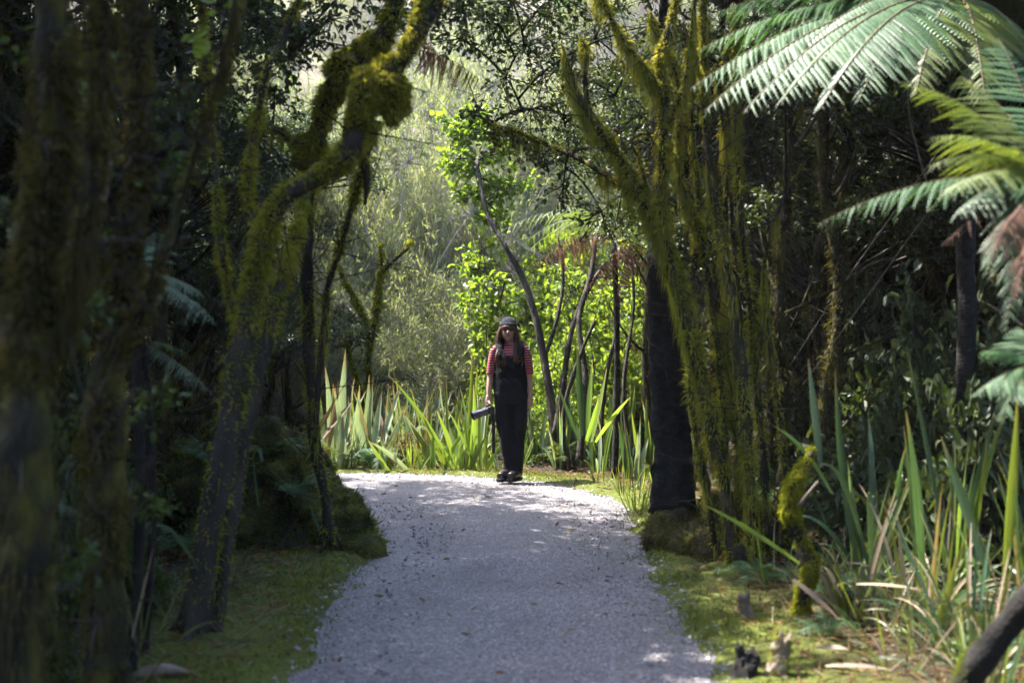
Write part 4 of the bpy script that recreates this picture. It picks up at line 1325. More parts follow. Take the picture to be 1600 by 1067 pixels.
# ================================================================== ferns
def fern_at(cx, cy, d, label, fr, trunk_to_ground=True, tr=0.045):
    top = P(cx, cy, d)
    gz = hz(top[0], top[1])
    e = empty("tree_fern", (top[0], top[1], gz), label, "tree fern")
    if trunk_to_ground:
        pts = crom(np.array([[top[0], top[1], gz - 0.1], [top[0] + 0.04, top[1], (gz + top[2]) / 2], top]), 24)
        link("trunk", mesh_np("trunk", *tube(pts, np.linspace(tr * 1.4, tr, 24), 12, 0.25, 16)[:3], (M["dark_bark"],), None, True), e)
    for f in fr:
        bx, by, bd, tx, ty, td, arch, w = f[:8]
        frond_split(e, P(bx, by, bd) if bx is not None else top, P(tx, ty, td), arch, w, *(f[8:9] or ("green",)), n=f[9] if len(f) > 9 else 25, hang=f[10] if len(f) > 10 else 0.3)
    return e


N_ = None
fern_at(1500, 5, 7.6, "tree fern spreading broad pale green fronds high above the dark bank",
        [(N_, 0, 0, x, y, d_, ar, w * 1.45, k, 46, h * 0.6) for (x, y, d_, ar, w, k, h) in
         ((1078, 140, 7.0, .34, .38, "green", .45), (1090, 80, 7.4, .30, .36, "green", .4), (1100, 175, 6.6, .40, .36, "green", .5), (1160, 178, 6.4, .42, .36, "green", .5), (1215, 165, 6.2, .40, .34, "green", .5),
          (1280, 172, 6.1, .40, .32, "silver", .5), (1340, 160, 6.2, .36, .30, "green", .5), (1120, 20, 7.8, .26, .36, "silver", .35), (1180, -30, 8.2, .25, .36, "green", .35), (1140, 110, 7.2, .36, .36, "green", .45), (1230, 100, 6.8, .38, .34, "silver", .45),
          (1350, 10, 8.4, .25, .32, "lime", .4), (1440, -30, 8.8, .25, .32, "lime", .4), (1560, -10, 8.4, .25, .34, "lime", .35), (1660, 60, 7.8, .30, .36, "lime", .35), (1640, 140, 7.0, .34, .34, "green", .45), (1540, 165, 6.4, .36, .32, "lime", .5), (1430, 150, 6.3, .34, .28, "lime", .5))])
fern_at(1640, 280, 5.2, "tree fern reaching one long tapering frond over the dark hollow",
        [(N_, 0, 0, 1276, 352, 5.2, 0.17, 0.24, "silver", 32, .3), (N_, 0, 0, 1405, 128, 5.4, 0.16, 0.24, "lime"), (N_, 0, 0, 1455, 215, 5.0, 0.14, 0.24, "lime"), (N_, 0, 0, 1470, 300, 4.7, 0.12, 0.22, "lime"),
         (N_, 0, 0, 1540, 430, 4.8, 0.16, 0.22, "silver", 32, .3), (N_, 0, 0, 1570, 520, 4.7, 0.2, 0.22, "silver", 30, .3), (N_, 0, 0, 1450, 260, 5.0, 0.15, 0.22, "lime", 30, .3), (N_, 0, 0, 1490, 340, 4.8, 0.14, 0.22, "silver", 30, .3), (N_, 0, 0, 1500, 120, 5.6, 0.14, 0.24, "lime"), (N_, 0, 0, 1560, 60, 5.6, 0.12, 0.24),
         (N_, 0, 0, 1540, 400, 4.3, 0.05, 0.18, "dead", 34, 0.5), (N_, 0, 0, 1585, 470, 4.4, 0.05, 0.18, "dead", 34, 0.5), (N_, 0, 0, 1470, 385, 5.0, 0.08, 0.12, "dead", 16, 0.5), (N_, 0, 0, 1980, 300, 5.4, 0.2, 0.26), (N_, 0, 0, 1900, 200, 5.9, 0.2, 0.26), (N_, 0, 0, 1760, 150, 6.2, 0.2, 0.24), (N_, 0, 0, 1900, 380, 4.6, 0.2, 0.24), (N_, 0, 0, 1700, 330, 4.1, 0.2, 0.24)])
fern_at(1625, 570, 5.0, "low fern with narrow dark fronds behind the sedge clump",
        [(N_, 0, 0, 1516, 620, 4.9, 0.06, 0.14), (N_, 0, 0, 1530, 550, 5.1, 0.06, 0.14), (N_, 0, 0, 1560, 660, 4.8, 0.08, 0.14), (N_, 0, 0, 1590, 510, 5.2, 0.05, 0.14), (N_, 0, 0, 1700, 620, 4.9, 0.08, 0.16)], tr=0.03)
# boulder side
fern_at(205, 430, 5.6, "shaded tree fern with a drooping pale frond between the dark trunks",
        [(N_, 0, 0, 336, 505, 5.3, 0.10, 0.20, "silver"), (N_, 0, 0, 318, 460, 5.5, 0.08, 0.18, "silver"), (N_, 0, 0, 120, 500, 5.6, 0.12, 0.2), (N_, 0, 0, 250, 360, 6.0, 0.08, 0.18)], tr=0.018)
fern_at(225, 535, 5.9, "small shaded fern with a slim pale frond pointing at the leaning trunk",
        [(N_, 0, 0, 338, 622, 5.5, 0.05, 0.10, "silver"), (N_, 0, 0, 300, 560, 6.2, 0.06, 0.1), (N_, 0, 0, 150, 600, 5.8, 0.08, 0.1)], tr=0.014)
fern_at(-40, 770, 4.2, "blurred bluish fern frond arching out before the broad dark trunk",
        [(N_, 0, 0, 138, 812, 4.1, 0.10, 0.12, "silver"), (N_, 0, 0, 60, 850, 3.9, 0.1, 0.14, "silver")], tr=0.03)

# dead fronds hung up in branches
e = empty("dead_fern_frond", P(650, 112, 9.2), "brown dead fern frond hanging like a comb near the golden moss knob", "fern frond")
frond_split(e, P(640, 80, 9.0), P(765, 140, 9.4), 0.16, 0.24, "dead", 22, 1.3, tilt=0.3)
frond_split(e, P(630, 60, 9.4), P(742, 128, 9.6), 0.10, 0.22, "dead", 20, 1.2, tilt=0.3)
frond_split(e, P(655, 50, 9.3), P(715, 135, 9.2), 0.06, 0.20, "dead", 20, 1.0, tilt=0.4)
e = empty("dead_fern_frond", P(960, 400, 11.8), "reddish dead fern frond drooping among the green leaves", "fern frond")
frond_split(e, P(950, 372, 11.9), P(822, 420, 11.4), 0.14, 0.26, "dead", 34, 1.2, tilt=0.2)
frond_split(e, P(985, 372, 11.9), P(905, 470, 11.6), 0.10, 0.26, "dead", 30, 1.0, tilt=0.2)
frond_split(e, P(965, 372, 11.9), P(840, 395, 11.3), 0.16, 0.24, "dead", 30, 1.2, tilt=0.2)
frond_split(e, P(990, 360, 11.9), P(960, 480, 11.7), 0.08, 0.22, "dead", 28, 1.0, tilt=0.2)
fern_plant("tree_fern", P(960, 470, 13.4) * [1, 1, 0] + [0, 0, 0.05], "tree fern arching yellow green fronds above the standing person", "tree fern", 11, 1.25, "lime", 0.25, 2.45, 0.028, dead=2)
fern_plant("fern", (-1.25, 22, hz(-1.25, 22) + 0.05), "pale fern on the sunlit hillside above the flax", "fern", 9, 1.3, "lime", 0.35)
fern_plant("fern", (-0.95, 18, hz(-0.95, 18) + 0.02), "pale fern half way up the sunlit slope", "fern", 9, 1.3, "lime", 0.7)
fern_plant("fern", (-1.95, 14.55, 0.03), "low yellow green fern at the foot of the pale flax", "fern", 12, 0.55, "lime", 0.6)
fern_plant("fern", (-1.55, 14.6, 0.03), "low green fern beside the dry brown bush", "fern", 10, 0.5, "green", 0.6)
fern_plant("fern", (-1.08, 15.4, hz(-1.08, 15.4) + 0.02), "yellowing fern frond clump rising behind the green flax", "fern", 7, 1.0, "lime", 1.1, dead=2)
fern_plant("fern", (0.55, 14.6, 0.03), "small fern behind the boots of the standing person", "fern", 9, 0.5, "lime", 0.7)
for k, (x, y, s) in enumerate(((-2.2, 8.4, .6), (-2.6, 7.2, .7), (-3.2, 8.8, .8), (-2.9, 6.2, .6), (-3.8, 7.6, .8), (-2.4, 9.9, .7), (-3.5, 10.5, .9))):
    fern_plant("fern", (x, y, hz(x, y)), "dark ground fern in the deep shade behind the leaning tree", "fern", 9, s, "green", 0.5, group="ground ferns on the boulder side")
for k, (x, y, s) in enumerate(((2.6, 9.6, .8), (3.4, 8.6, .8), (2.2, 11, .7), (4.2, 9.8, .9), (3.0, 11.4, .9))):
    fern_plant("fern", (x, y, hz(x, y)), "dark ground fern in the hollow behind the sedge clump", "fern", 9, s, "green", 0.5, group="ground ferns on the sedge side")

# ================================================================== flax on the far bank
def flax(name, label, items, cat="flax"):
    b0 = P(items[0][0], items[0][1], items[0][2])
    e = empty(name, (b0[0], b0[1], hz(b0[0], b0[1])), label, cat)
    for (bx, by, d, tx, ty, w, bow, mat) in items:
        a = P(bx, by, d)
        blade(e, a, P(tx, ty, d + rng.uniform(-0.15, 0.15)), w * d / FPX * 0.82, bow, mat)
    return e


pa, gr, dr = "flax_pale", "flax_green", "blade_dry"
flax("flax_plant", "pale grey green flax with broad upright leaves behind the path bend",
     [(518, 735, 14.6, 508, 572, 14, 0, pa), (524, 735, 14.6, 540, 545, 17, 0, pa), (512, 735, 14.7, 522, 610, 13, 0, gr), (535, 735, 14.6, 554, 590, 15, 0, pa), (545, 735, 14.6, 562, 600, 14, 0, pa), (540, 735, 14.5, 520, 600, 13, 0, pa),
      (505, 732, 14.5, 530, 592, 11, 0, dr), (500, 690, 14.5, 556, 621, 9, 0, dr), (497, 672, 14.6, 521, 632, 9, 0, dr), (515, 735, 14.8, 492, 600, 14, 0, pa), (530, 735, 14.8, 516, 640, 16, 0, pa), (505, 735, 14.7, 480, 610, 14, 0, pa), (528, 738, 14.4, 536, 650, 17, 0, pa)])
flax("flax_plant", "grey green flax with pointed leaves fanned beside the pale one",
     [(566, 735, 14.9, 577, 585, 13, 0, pa), (575, 735, 14.9, 583, 588, 13, 0, pa), (580, 735, 14.8, 597, 610, 15, 0, pa), (588, 732, 14.8, 628, 600, 13, 0, pa), (585, 732, 14.9, 622, 606, 10, 0, dr), (572, 735, 14.9, 560, 612, 13, 0, pa), (596, 735, 14.8, 634, 632, 12, 0, pa), (570, 720, 14.7, 560, 650, 14, 0, pa), (600, 690, 14.8, 590, 640, 10, .2, dr)])
flax("flax_plant", "green flax with one long leaf arching far to the side",
     [(712, 738, 14.4, 610, 588, 9, 0.10, gr), (690, 738, 14.5, 627, 640, 13, 0, pa), (684, 738, 14.5, 640, 660, 13, 0, gr), (700, 738, 14.4, 660, 645, 10, 0, gr), (716, 738, 14.4, 682, 640, 12, 0.05, gr), (722, 738, 14.5, 690, 638, 11, 0, pa), (705, 738, 14.4, 697, 588, 7, 0, gr), (692, 738, 14.4, 740, 660, 9, 0.2, gr), (675, 738, 14.4, 655, 690, 10, 0, gr), (660, 738, 14.4, 650, 700, 9, 0, gr),
      (642, 738, 14.3, 578, 690, 9, 0.1, pa), (655, 738, 14.3, 690, 690, 8, 0.2, gr), (668, 738, 14.3, 668, 678, 9, 0, gr), (680, 738, 14.3, 676, 670, 9, 0, gr), (610, 738, 14.3, 575, 686, 8, 0, gr), (600, 738, 14.3, 596, 700, 8, 0, gr)])
flax("flax_plant", "tall yellow green flax standing beside the person and the camera",
     [(728, 738, 14.3, 738, 548, 10, 0, gr), (734, 738, 14.3, 746, 570, 9, 0, gr), (742, 738, 14.3, 740, 600, 11, 0, gr), (752, 738, 14.3, 748, 620, 12, 0, gr), (738, 738, 14.3, 722, 640, 10, 0, gr), (748, 738, 14.4, 764, 545, 8, 0, pa), (760, 738, 14.3, 760, 650, 9, 0, gr), (720, 738, 14.3, 716, 650, 9, 0, gr), (758, 740, 14.2, 786, 690, 7, 0.2, gr), (735, 740, 14.3, 760, 680, 8, 0.1, gr), (746, 738, 14.3, 700, 640, 9, 0.1, gr), (765, 738, 14.3, 775, 668, 8, 0, gr)])
for k, (x, y, L) in enumerate(((0.75, 14.9, 1.0), (1.1, 14.3, 0.9), (1.45, 13.6, 1.0), (0.3, 15.2, 0.9), (1.9, 14.2, 1.1), (0.55, 14.5, .7), (0.95, 14.0, .7), (1.25, 13.3, .7), (1.3, 14.7, 1.0))):
    clump("flax_plant", (x, y, hz(x, y)), "narrow green flax growing between the thin stems beyond the person", "flax", 13, L, 0.05, 0.28, ["flax_green", "flax_pale", "flax_shade"], "flax under the thin stems")
flax("flax_plant", "upright glossy flax leaves crossing between thin stems and the black trunk",
     [(910, 680, 12.6, 902, 540, 14, 0, "flax_shade"), (918, 690, 12.6, 926, 560, 13, 0, "flax_green"), (925, 690, 12.6, 948, 575, 12, 0, "flax_green"), (905, 690, 12.6, 870, 600, 11, 0, "flax_shade"), (930, 690, 12.7, 985, 620, 10, 0.1, "flax_green"), (915, 690, 12.5, 935, 620, 11, 0, "flax_green")])
for k in range(8):
    x, y = 0.9 + 0.25 * (k % 3) + random.uniform(-.1, .2), 10.8 + 0.36 * k
    x = max(x, 1.05 if y < 12 else 0.9)
    clump("grass_tuft", (x, y, hz(x, y)), "small yellow green grass tuft in the brown litter at the path edge", "grass", 14, 0.32, 0.012, 0.55, ["sedge", "flax_green"], "grass tufts along the far verge")
for k in range(7):
    x, y = -2.1 + 0.28 * k, 14.95 + 0.15 * (k % 2)
    clump("flax_plant", (x, y, hz(x, y)), "fine leaved pale flax packed behind the broad flax", "flax", 20, 0.95, 0.035, 0.45, ["flax_pale", "flax_green", "flax_green", "flax_pale", "blade_dry"], "fine flax behind the broad flax", bent=0.25)
for k in range(11):
    x, y = -2.0 + 0.21 * k + random.uniform(-.05, .05), 14.42 + 0.12 * (k % 3)
    clump("grass_tuft", (x, y, hz(x, y)), "yellow green grass tuft at the edge of the path in front of the flax", "grass", 12, 0.42, 0.022, 0.5, ["flax_green", "flax_green", "sedge", "flax_pale"], "grass tufts before the flax")
for (x, y, s, kd, lab) in ((-1.25, 14.9, 0.38, "rust", "dry brown bush between the flax plants"), (-0.95, 15.1, 0.4, "rust", "rusty leaved bush behind the arching flax leaf")):
    bush("dry_bush", kd, x, y, s, lab)
for k in range(8):
    x = -2.3 + 0.62 * k
    bush("low_bush", "mid", x, 15.4 + 0.3 * (k % 2), 0.42, "low leafy bush filling in behind the flax", "low bushes behind the flax")

# ================================================================== sedges at the near bank
SED = [(2.35, 6.9, 1.05, 14, 0.036), (2.0, 6.3, 0.8, 14, 0.024), (2.7, 6.4, 1.1, 14, 0.036), (1.75, 6.6, 0.8, 12, 0.028), (2.3, 5.7, 0.85, 16, 0.022), (2.65, 5.5, 0.9, 16, 0.025), (1.95, 5.35, 0.55, 14, 0.014), (2.9, 7.2, 1.2, 12, 0.04), (2.1, 7.4, 1.0, 10, 0.036)]
SL = ["tall shaded flax clump at the back of the near bank", "arching sedge clump leaning over the lime mossy stem", "broad leaved flax clump under the low fern", "thin sedge clump rooted against the lime mossy stem", "tangled yellow green sedge in front of the tall flax", "thick sedge clump over the slanting log", "short grassy sedge on the brown litter", "tallest dark flax clump by the fern trunk", "dark upright flax clump beneath the slanting vines"]
for (x, y, L, n, w), lab in zip(SED, SL):
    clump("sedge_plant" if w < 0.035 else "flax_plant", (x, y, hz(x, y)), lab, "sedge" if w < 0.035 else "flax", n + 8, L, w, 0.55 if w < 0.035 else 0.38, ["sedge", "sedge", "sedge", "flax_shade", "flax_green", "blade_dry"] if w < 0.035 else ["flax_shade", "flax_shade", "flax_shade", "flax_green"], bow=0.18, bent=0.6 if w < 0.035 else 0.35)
flax("flax_plant", "grey green flax with one blade standing straight and one folded over",
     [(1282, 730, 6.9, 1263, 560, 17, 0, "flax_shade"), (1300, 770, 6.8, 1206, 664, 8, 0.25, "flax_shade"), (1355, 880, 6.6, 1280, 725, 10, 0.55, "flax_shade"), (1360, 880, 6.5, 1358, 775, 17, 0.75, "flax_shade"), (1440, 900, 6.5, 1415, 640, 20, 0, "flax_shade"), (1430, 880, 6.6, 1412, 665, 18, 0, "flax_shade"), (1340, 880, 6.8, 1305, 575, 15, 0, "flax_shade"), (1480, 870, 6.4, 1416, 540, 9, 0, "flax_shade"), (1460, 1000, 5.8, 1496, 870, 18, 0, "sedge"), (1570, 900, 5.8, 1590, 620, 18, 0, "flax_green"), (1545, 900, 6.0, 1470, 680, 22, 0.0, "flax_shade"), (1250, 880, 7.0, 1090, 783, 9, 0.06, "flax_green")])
for k in range(22):
    x, y = 1.45 + 0.13 * (k % 5) + random.uniform(0, .5), 4.9 + 0.13 * k
    clump("grass_tuft", (x, y, hz(x, y)), "thin grassy tuft in the brown litter of the near bank", "grass", 16, 0.42, 0.010, 0.9, ["sedge", "sedge", "flax_green", "flax_shade", "blade_dry"], "grass tufts on the near bank", bent=0.45)
for (x, y, s) in ((1.75, 6.9, .3), (1.5, 7.6, .35), (2.05, 5.9, .28), (2.5, 5.1, .3), (1.5, 6.1, .22)):
    fern_plant("fern", (x, y, hz(x, y)), "small fern sprouting from the litter around the lime mossy stem", "fern", 8, s, "green", 0.6, group="small ferns on the near bank")
for k, (x, y) in enumerate(((2.15, 6.0), (2.5, 5.9), (2.75, 6.0), (2.2, 6.6), (2.0, 5.6), (2.4, 5.3), (1.85, 6.95), (2.85, 5.2))):
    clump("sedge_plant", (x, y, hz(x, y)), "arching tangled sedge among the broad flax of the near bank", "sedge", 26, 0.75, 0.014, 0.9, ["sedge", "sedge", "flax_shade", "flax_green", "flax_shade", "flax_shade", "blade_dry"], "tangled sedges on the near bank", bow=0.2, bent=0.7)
# thin blades on the boulder side
flax("grass_plant", "few thin arching blades beside the leaning trunk in shade",
     [(310, 890, 6.0, 225, 825, 7, 0.5, "flax_shade"), (205, 1000, 5.4, 240, 850, 5, 0.0, "blade_dry"), (220, 1040, 5.4, 185, 880, 6, 0.1, "sedge"), (230, 1040, 5.4, 290, 900, 6, 0.1, "sedge"), (215, 1040, 5.4, 240, 920, 6, 0.05, "sedge"), (240, 1050, 5.4, 345, 970, 6, 0.3, "sedge")], "grass")
flax("grass_plant", "short curved blades hanging on the shaded face of the boulder",
     [(410, 720, 8.2, 395, 720, 8, 1.5, "flax_shade"), (405, 790, 8.2, 396, 718, 7, 0.0, "flax_shade"), (500, 830, 8.3, 483, 785, 6, 0, "flax_shade"), (380, 880, 8.0, 400, 850, 6, .2, "flax_shade")], "grass")
for k in range(9):
    x, y = -1.55 - 0.3 * random.random() - 0.1 * (k % 3), 5.1 + 0.38 * k
    clump("grass_tuft", (x, y, hz(x, y)), "small grass tuft in the shaded mossy verge by the leaning tree", "grass", 12, 0.26, 0.010, 0.8, ["sedge", "flax_shade"], "grass tufts along the boulder side verge", bent=0.4)

# ================================================================== trees behind the flax, in the sun
hero_tree("mossy_sapling", "small forked tree coated in yellow moss standing in the sunny clearing", P(580, 640, 16.6) * [1, 1, 0],
          [[(582, 735, 16.6, 7), (578, 640, 16.6, 7), (576, 560, 16.6, 7), (588, 490, 16.5, 7), (592, 440, 16.5, 7), (606, 415, 16.5, 6), (634, 390, 16.5, 5), (645, 375, 16.5, 3)],
           [(577, 540, 16.6, 6), (566, 490, 16.6, 6), (548, 455, 16.6, 6), (536, 435, 16.6, 5), (530, 410, 16.6, 3)],
           [(592, 455, 16.5, 5), (596, 410, 16.5, 4), (594, 380, 16.5, 3)],
           [(578, 640, 16.6, 5), (560, 600, 16.4, 5), (545, 550, 16.3, 5), (532, 520, 16.3, 4)]],
          rf=0.55, moss=dict(dens=12000, length=0.04, width=0.014, upbias=0.2, thr=-0.3, freq=2, down=0.3), hang=10, hang_len=0.15, group_moss="moss_lime", seg=8, nz=0.3)
BR = [("slim leaning tree with rounded bright leaves just behind the person",
       [[(872, 730, 14.6, 13), (862, 640, 14.7, 11), (850, 560, 14.8, 10), (835, 490, 14.9, 9), (815, 430, 15, 8), (790, 385, 15, 6), (760, 330, 15.2, 5), (745, 250, 15.4, 4)],
        [(866, 680, 14.6, 9), (880, 600, 14.7, 8), (890, 530, 14.8, 7), (910, 470, 14.9, 6), (945, 410, 15, 5)],
        [(850, 560, 14.8, 6), (870, 500, 14.8, 5), (880, 430, 14.9, 4), (870, 360, 15, 3)]],
       [(760, 440, 15.3, .5, 14, 9), (780, 480, 15.4, .4, 14, 9), (735, 470, 15.5, .35, 12, 8), (745, 250, 15.6, .45, 14, 9), (725, 215, 15.8, .35, 12, 9), (770, 290, 15.6, .4, 12, 9), (760, 510, 15.5, .35, 12, 8), (820, 470, 15.6, .4, 12, 8), (740, 180, 15.8, .35, 12, 8), (790, 240, 15.6, .4, 12, 8), (755, 390, 15.6, .35, 12, 8), (760, 545, 15.6, .3, 10, 8), (715, 190, 15.8, .35, 16, 10), (760, 200, 15.7, .4, 16, 10), (710, 250, 15.8, .3, 14, 9), (775, 330, 15.6, .4, 16, 10), (735, 300, 15.7, .35, 14, 10), (800, 290, 15.6, .4, 16, 10), (740, 420, 15.6, .35, 14, 10)]),
      ("thin multi stemmed tree with glowing leaves between the person and the black trunk",
       [[(905, 720, 14.2, 10), (915, 600, 14.4, 8), (905, 500, 14.6, 7), (925, 420, 14.8, 6), (935, 330, 15, 4)],
        [(935, 730, 14.2, 7), (945, 600, 14.3, 6), (965, 500, 14.4, 5), (960, 400, 14.6, 4)],
        [(985, 720, 13.6, 6), (975, 600, 13.6, 5), (990, 480, 13.8, 4), (985, 380, 14, 3)],
        [(890, 735, 14.4, 7), (880, 650, 14.4, 6), (905, 560, 14.4, 5), (930, 500, 14.4, 4)]],
       [(900, 450, 15.6, .45, 14, 9), (950, 470, 15.6, .45, 14, 9), (985, 520, 15.4, .4, 12, 9), (920, 520, 15.6, .45, 14, 9), (870, 500, 15.6, .35, 12, 9), (960, 560, 15.4, .4, 12, 9), (930, 590, 15.4, .35, 12, 8), (990, 450, 15.4, .35, 12, 8), (900, 560, 15.6, .35, 12, 8), (975, 610, 15.2, .35, 12, 8), (880, 420, 15.8, .35, 12, 8)])]
for lab, st, sp in BR:
    b = P(st[0][0][0], st[0][0][1], st[0][0][2])
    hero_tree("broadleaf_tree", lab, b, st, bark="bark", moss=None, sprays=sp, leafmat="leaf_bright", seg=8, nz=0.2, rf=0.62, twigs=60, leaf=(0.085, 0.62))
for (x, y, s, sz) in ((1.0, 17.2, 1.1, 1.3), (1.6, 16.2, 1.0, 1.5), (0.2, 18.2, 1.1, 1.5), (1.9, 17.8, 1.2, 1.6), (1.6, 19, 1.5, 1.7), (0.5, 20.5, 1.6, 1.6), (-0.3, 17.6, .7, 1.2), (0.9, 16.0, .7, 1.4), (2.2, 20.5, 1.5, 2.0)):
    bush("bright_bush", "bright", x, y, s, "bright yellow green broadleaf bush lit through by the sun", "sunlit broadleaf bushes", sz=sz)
# grey shrubs of the clearing and hillside
for (x, y, s, sz) in ((-2.3, 17.6, 1.15, 1.5), (-1.2, 18.4, 1.2, 1.5), (-0.5, 19.3, 1.2, 1.7), (-3.3, 18.6, 1.4, 1.6), (-1.9, 20.4, 1.9, 2.0), (-4.6, 17.6, 1.3, 1.6), (-3.0, 20.6, 1.9, 2.2), (-0.8, 21.2, 1.8, 2.3), (-4.4, 20.8, 2.0, 2.0), (0.3, 22.2, 2.0, 2.4)):
    bush("grey_shrub", "grey", x, y, s, "feathery grey green shrub standing behind the flax", "grey green shrubs behind the flax", sz=sz)
for r in range(8):
    y0 = 21.5 + r * 2.1
    for k in range(8):
        x = -0.16 * y0 + (k - 2.5) * 0.075 * y0 * 1.15 + random.uniform(-.5, .5)
        y = y0 + random.uniform(-.7, .7)
        kd = random.choice(["twig", "grey", "grey", "twig", "grey"])
        bush("hillside_shrub", kd, x, y, random.uniform(1.1, 1.7), "silvery twiggy shrub on the sunlit hillside" if kd == "twig" else "feathery grey green shrub on the sunlit hillside", "shrubs on the sunlit hillside", sz=random.uniform(0.9, 1.3))
canopy_tree("rusty_tree", -4.3, 17.6, 2.6, "small tree with rust coloured leaves seen behind the bent mossy limb", None, crown=crown_mesh("crown_rust", "leaf_rust", 2.0, 1.2, 26, 14, 11, 0.09), r=.05, cs=.55, moss=False, hang=False)

# ================================================================== the dark forest on both sides
def FT(r, s):
    return ("slim " if r < .065 else "stout " if r > .095 else "") + s


LD = "mossy forest tree standing in deep shade on the boulder side"
RD = "mossy forest tree standing in deep shade on the sedge side"
for (x, y, h, r, cs) in ((-3.3, 7.7, 3.7, .07, .9), (-3.7, 6.0, 3.6, .09, .85), (-2.5, 9.2, 5.4, .06, .9), (-3.9, 9.3, 5.2, .10, 1.2), (-3.2, 10.9, 5.0, .07, 1.0), (-4.9, 7.5, 3.9, .11, 1.0), (-4.6, 11.2, 5.4, .10, 1.2),
                         (-5.8, 9.6, 5.8, .12, 1.3), (-3.1, 5.0, 5.0, .08, 1.2), (-4.2, 4.2, 5.2, .09, 1.3), (-6.3, 12.5, 5.6, .12, 1.3), (-2.7, 3.0, 4.6, .10, 1.2), (-5.6, 15.8, 2.0, .09, .9), (-7.4, 15.5, 3.0, .12, 1.2), (-7.4, 7.5, 5.6, .12, 1.4), (-3.5, 8.4, 4.4, .05, .8), (-2.35, 8.2, 4.8, .045, .7), (-3.8, 8.6, 4.3, .06, .75), (-3.7, 10.2, 4.4, .06, .75), (-4.0, 7.0, 4.1, .06, .7), (-4.1, 5.6, 4.3, .07, .8)):  # last trees, mostly out of view, added to shade the near path
    canopy_tree("forest_tree", x, y, h, FT(r, LD), "forest trees on the boulder side", crown=CROWN_THIN if (x > -3.0 and 6 < y < 9) else None, r=r, cs=cs * (0.72 if x > -3.3 else 1.0), dens=2200 if y < 10 else 1200)
for (x, y, h, r, cs) in ((2.3, 9.4, 4.6, .06, .9), (3.1, 8.2, 4.8, .08, 1.1), (2.7, 10.8, 5.0, .07, 1.0), (3.9, 9.8, 5.4, .10, 1.2), (3.3, 12.2, 5.0, .08, 1.1), (2.0, 12.6, 4.8, .06, .9), (4.8, 8.2, 5.6, .11, 1.3), (5.2, 11.2, 5.6, .11, 1.3),
                         (4.4, 13.6, 5.4, .10, 1.2), (3.0, 6.4, 5.0, .09, 1.2), (4.2, 5.4, 5.2, .10, 1.3), (6.4, 9.6, 5.8, .12, 1.4), (6.0, 13.5, 5.6, .12, 1.4), (2.6, 4.0, 4.8, .09, 1.2), (5.2, 16.0, 5.4, .1, 1.3), (1.75, 10.2, 4.6, .045, .8), (1.9, 9.0, 4.4, .05, .8)):
    canopy_tree("forest_tree", x, y, h, FT(r, RD), "forest trees on the sedge side", r=r, cs=cs * (0.72 if x < 3.2 else 1.0), dens=2200 if y < 10 else 1200)
for (x, y, h) in ((-3.4, 1.2, 3.6), (3.4, 1.0, 3.6), (-3.3, -1.6, 3.8), (3.3, -2.0, 3.8), (-4.2, -4.0, 3.4), (4.2, -4.4, 3.4), (-1.6, -7.5, 2.4), (1.8, -7.5, 2.4), (0, -10, 3.0)):  # out of view, added to keep sky light off the trunks
    canopy_tree("forest_tree", x, y, h, "unseen forest tree closing in the path around the viewpoint", "forest trees along the path", r=.09, cs=1.3, moss=False, hang=False)

US = "low crowned understorey tree closing the dark forest on the boulder side"
UR = "low crowned understorey tree closing the dark forest on the sedge side"
for (x, y, h, cs) in ((-3.9, 10.4, 1.6, .7), (-4.9, 9.2, 2.2, .8), (-5.4, 12.9, 1.8, .9), (-4.3, 12.6, 2.8, .8), (-6.4, 11.2, 2.0, 1.0), (-3.4, 9.6, 2.9, .6), (-6.0, 16.6, 1.6, .9), (-7.6, 13.8, 2.2, 1.2), (-5.6, 18.4, 1.8, 1.0), (-7.8, 18.4, 2.2, 1.2), (-4.4, 7.0, 2.4, .7), (-5.4, 7.8, 1.2, .8), (-3.6, 11.4, 3.6, .7), (-9.8, 16.4, 2.4, 1.3), (-4.0, 8.2, 3.4, .6), (-2.5, 9.9, 2.2, .42), (-2.8, 10.6, 1.4, .42), (-3.2, 16.8, 1.0, .55), (-4.0, 16.9, 1.9, .55), (-3.0, 8.9, 2.4, .5), (-3.0, 17.2, 3.2, .5), (-4.3, 17.3, 3.2, .6), (-3.8, 18.2, 3.9, .6), (-5.0, 17.6, 3.6, .7), (-4.6, 19.2, 3.4, .8)):
    canopy_tree("understorey_tree", x, y, h, US, "understorey trees on the boulder side", r=.05, cs=cs, dens=900)
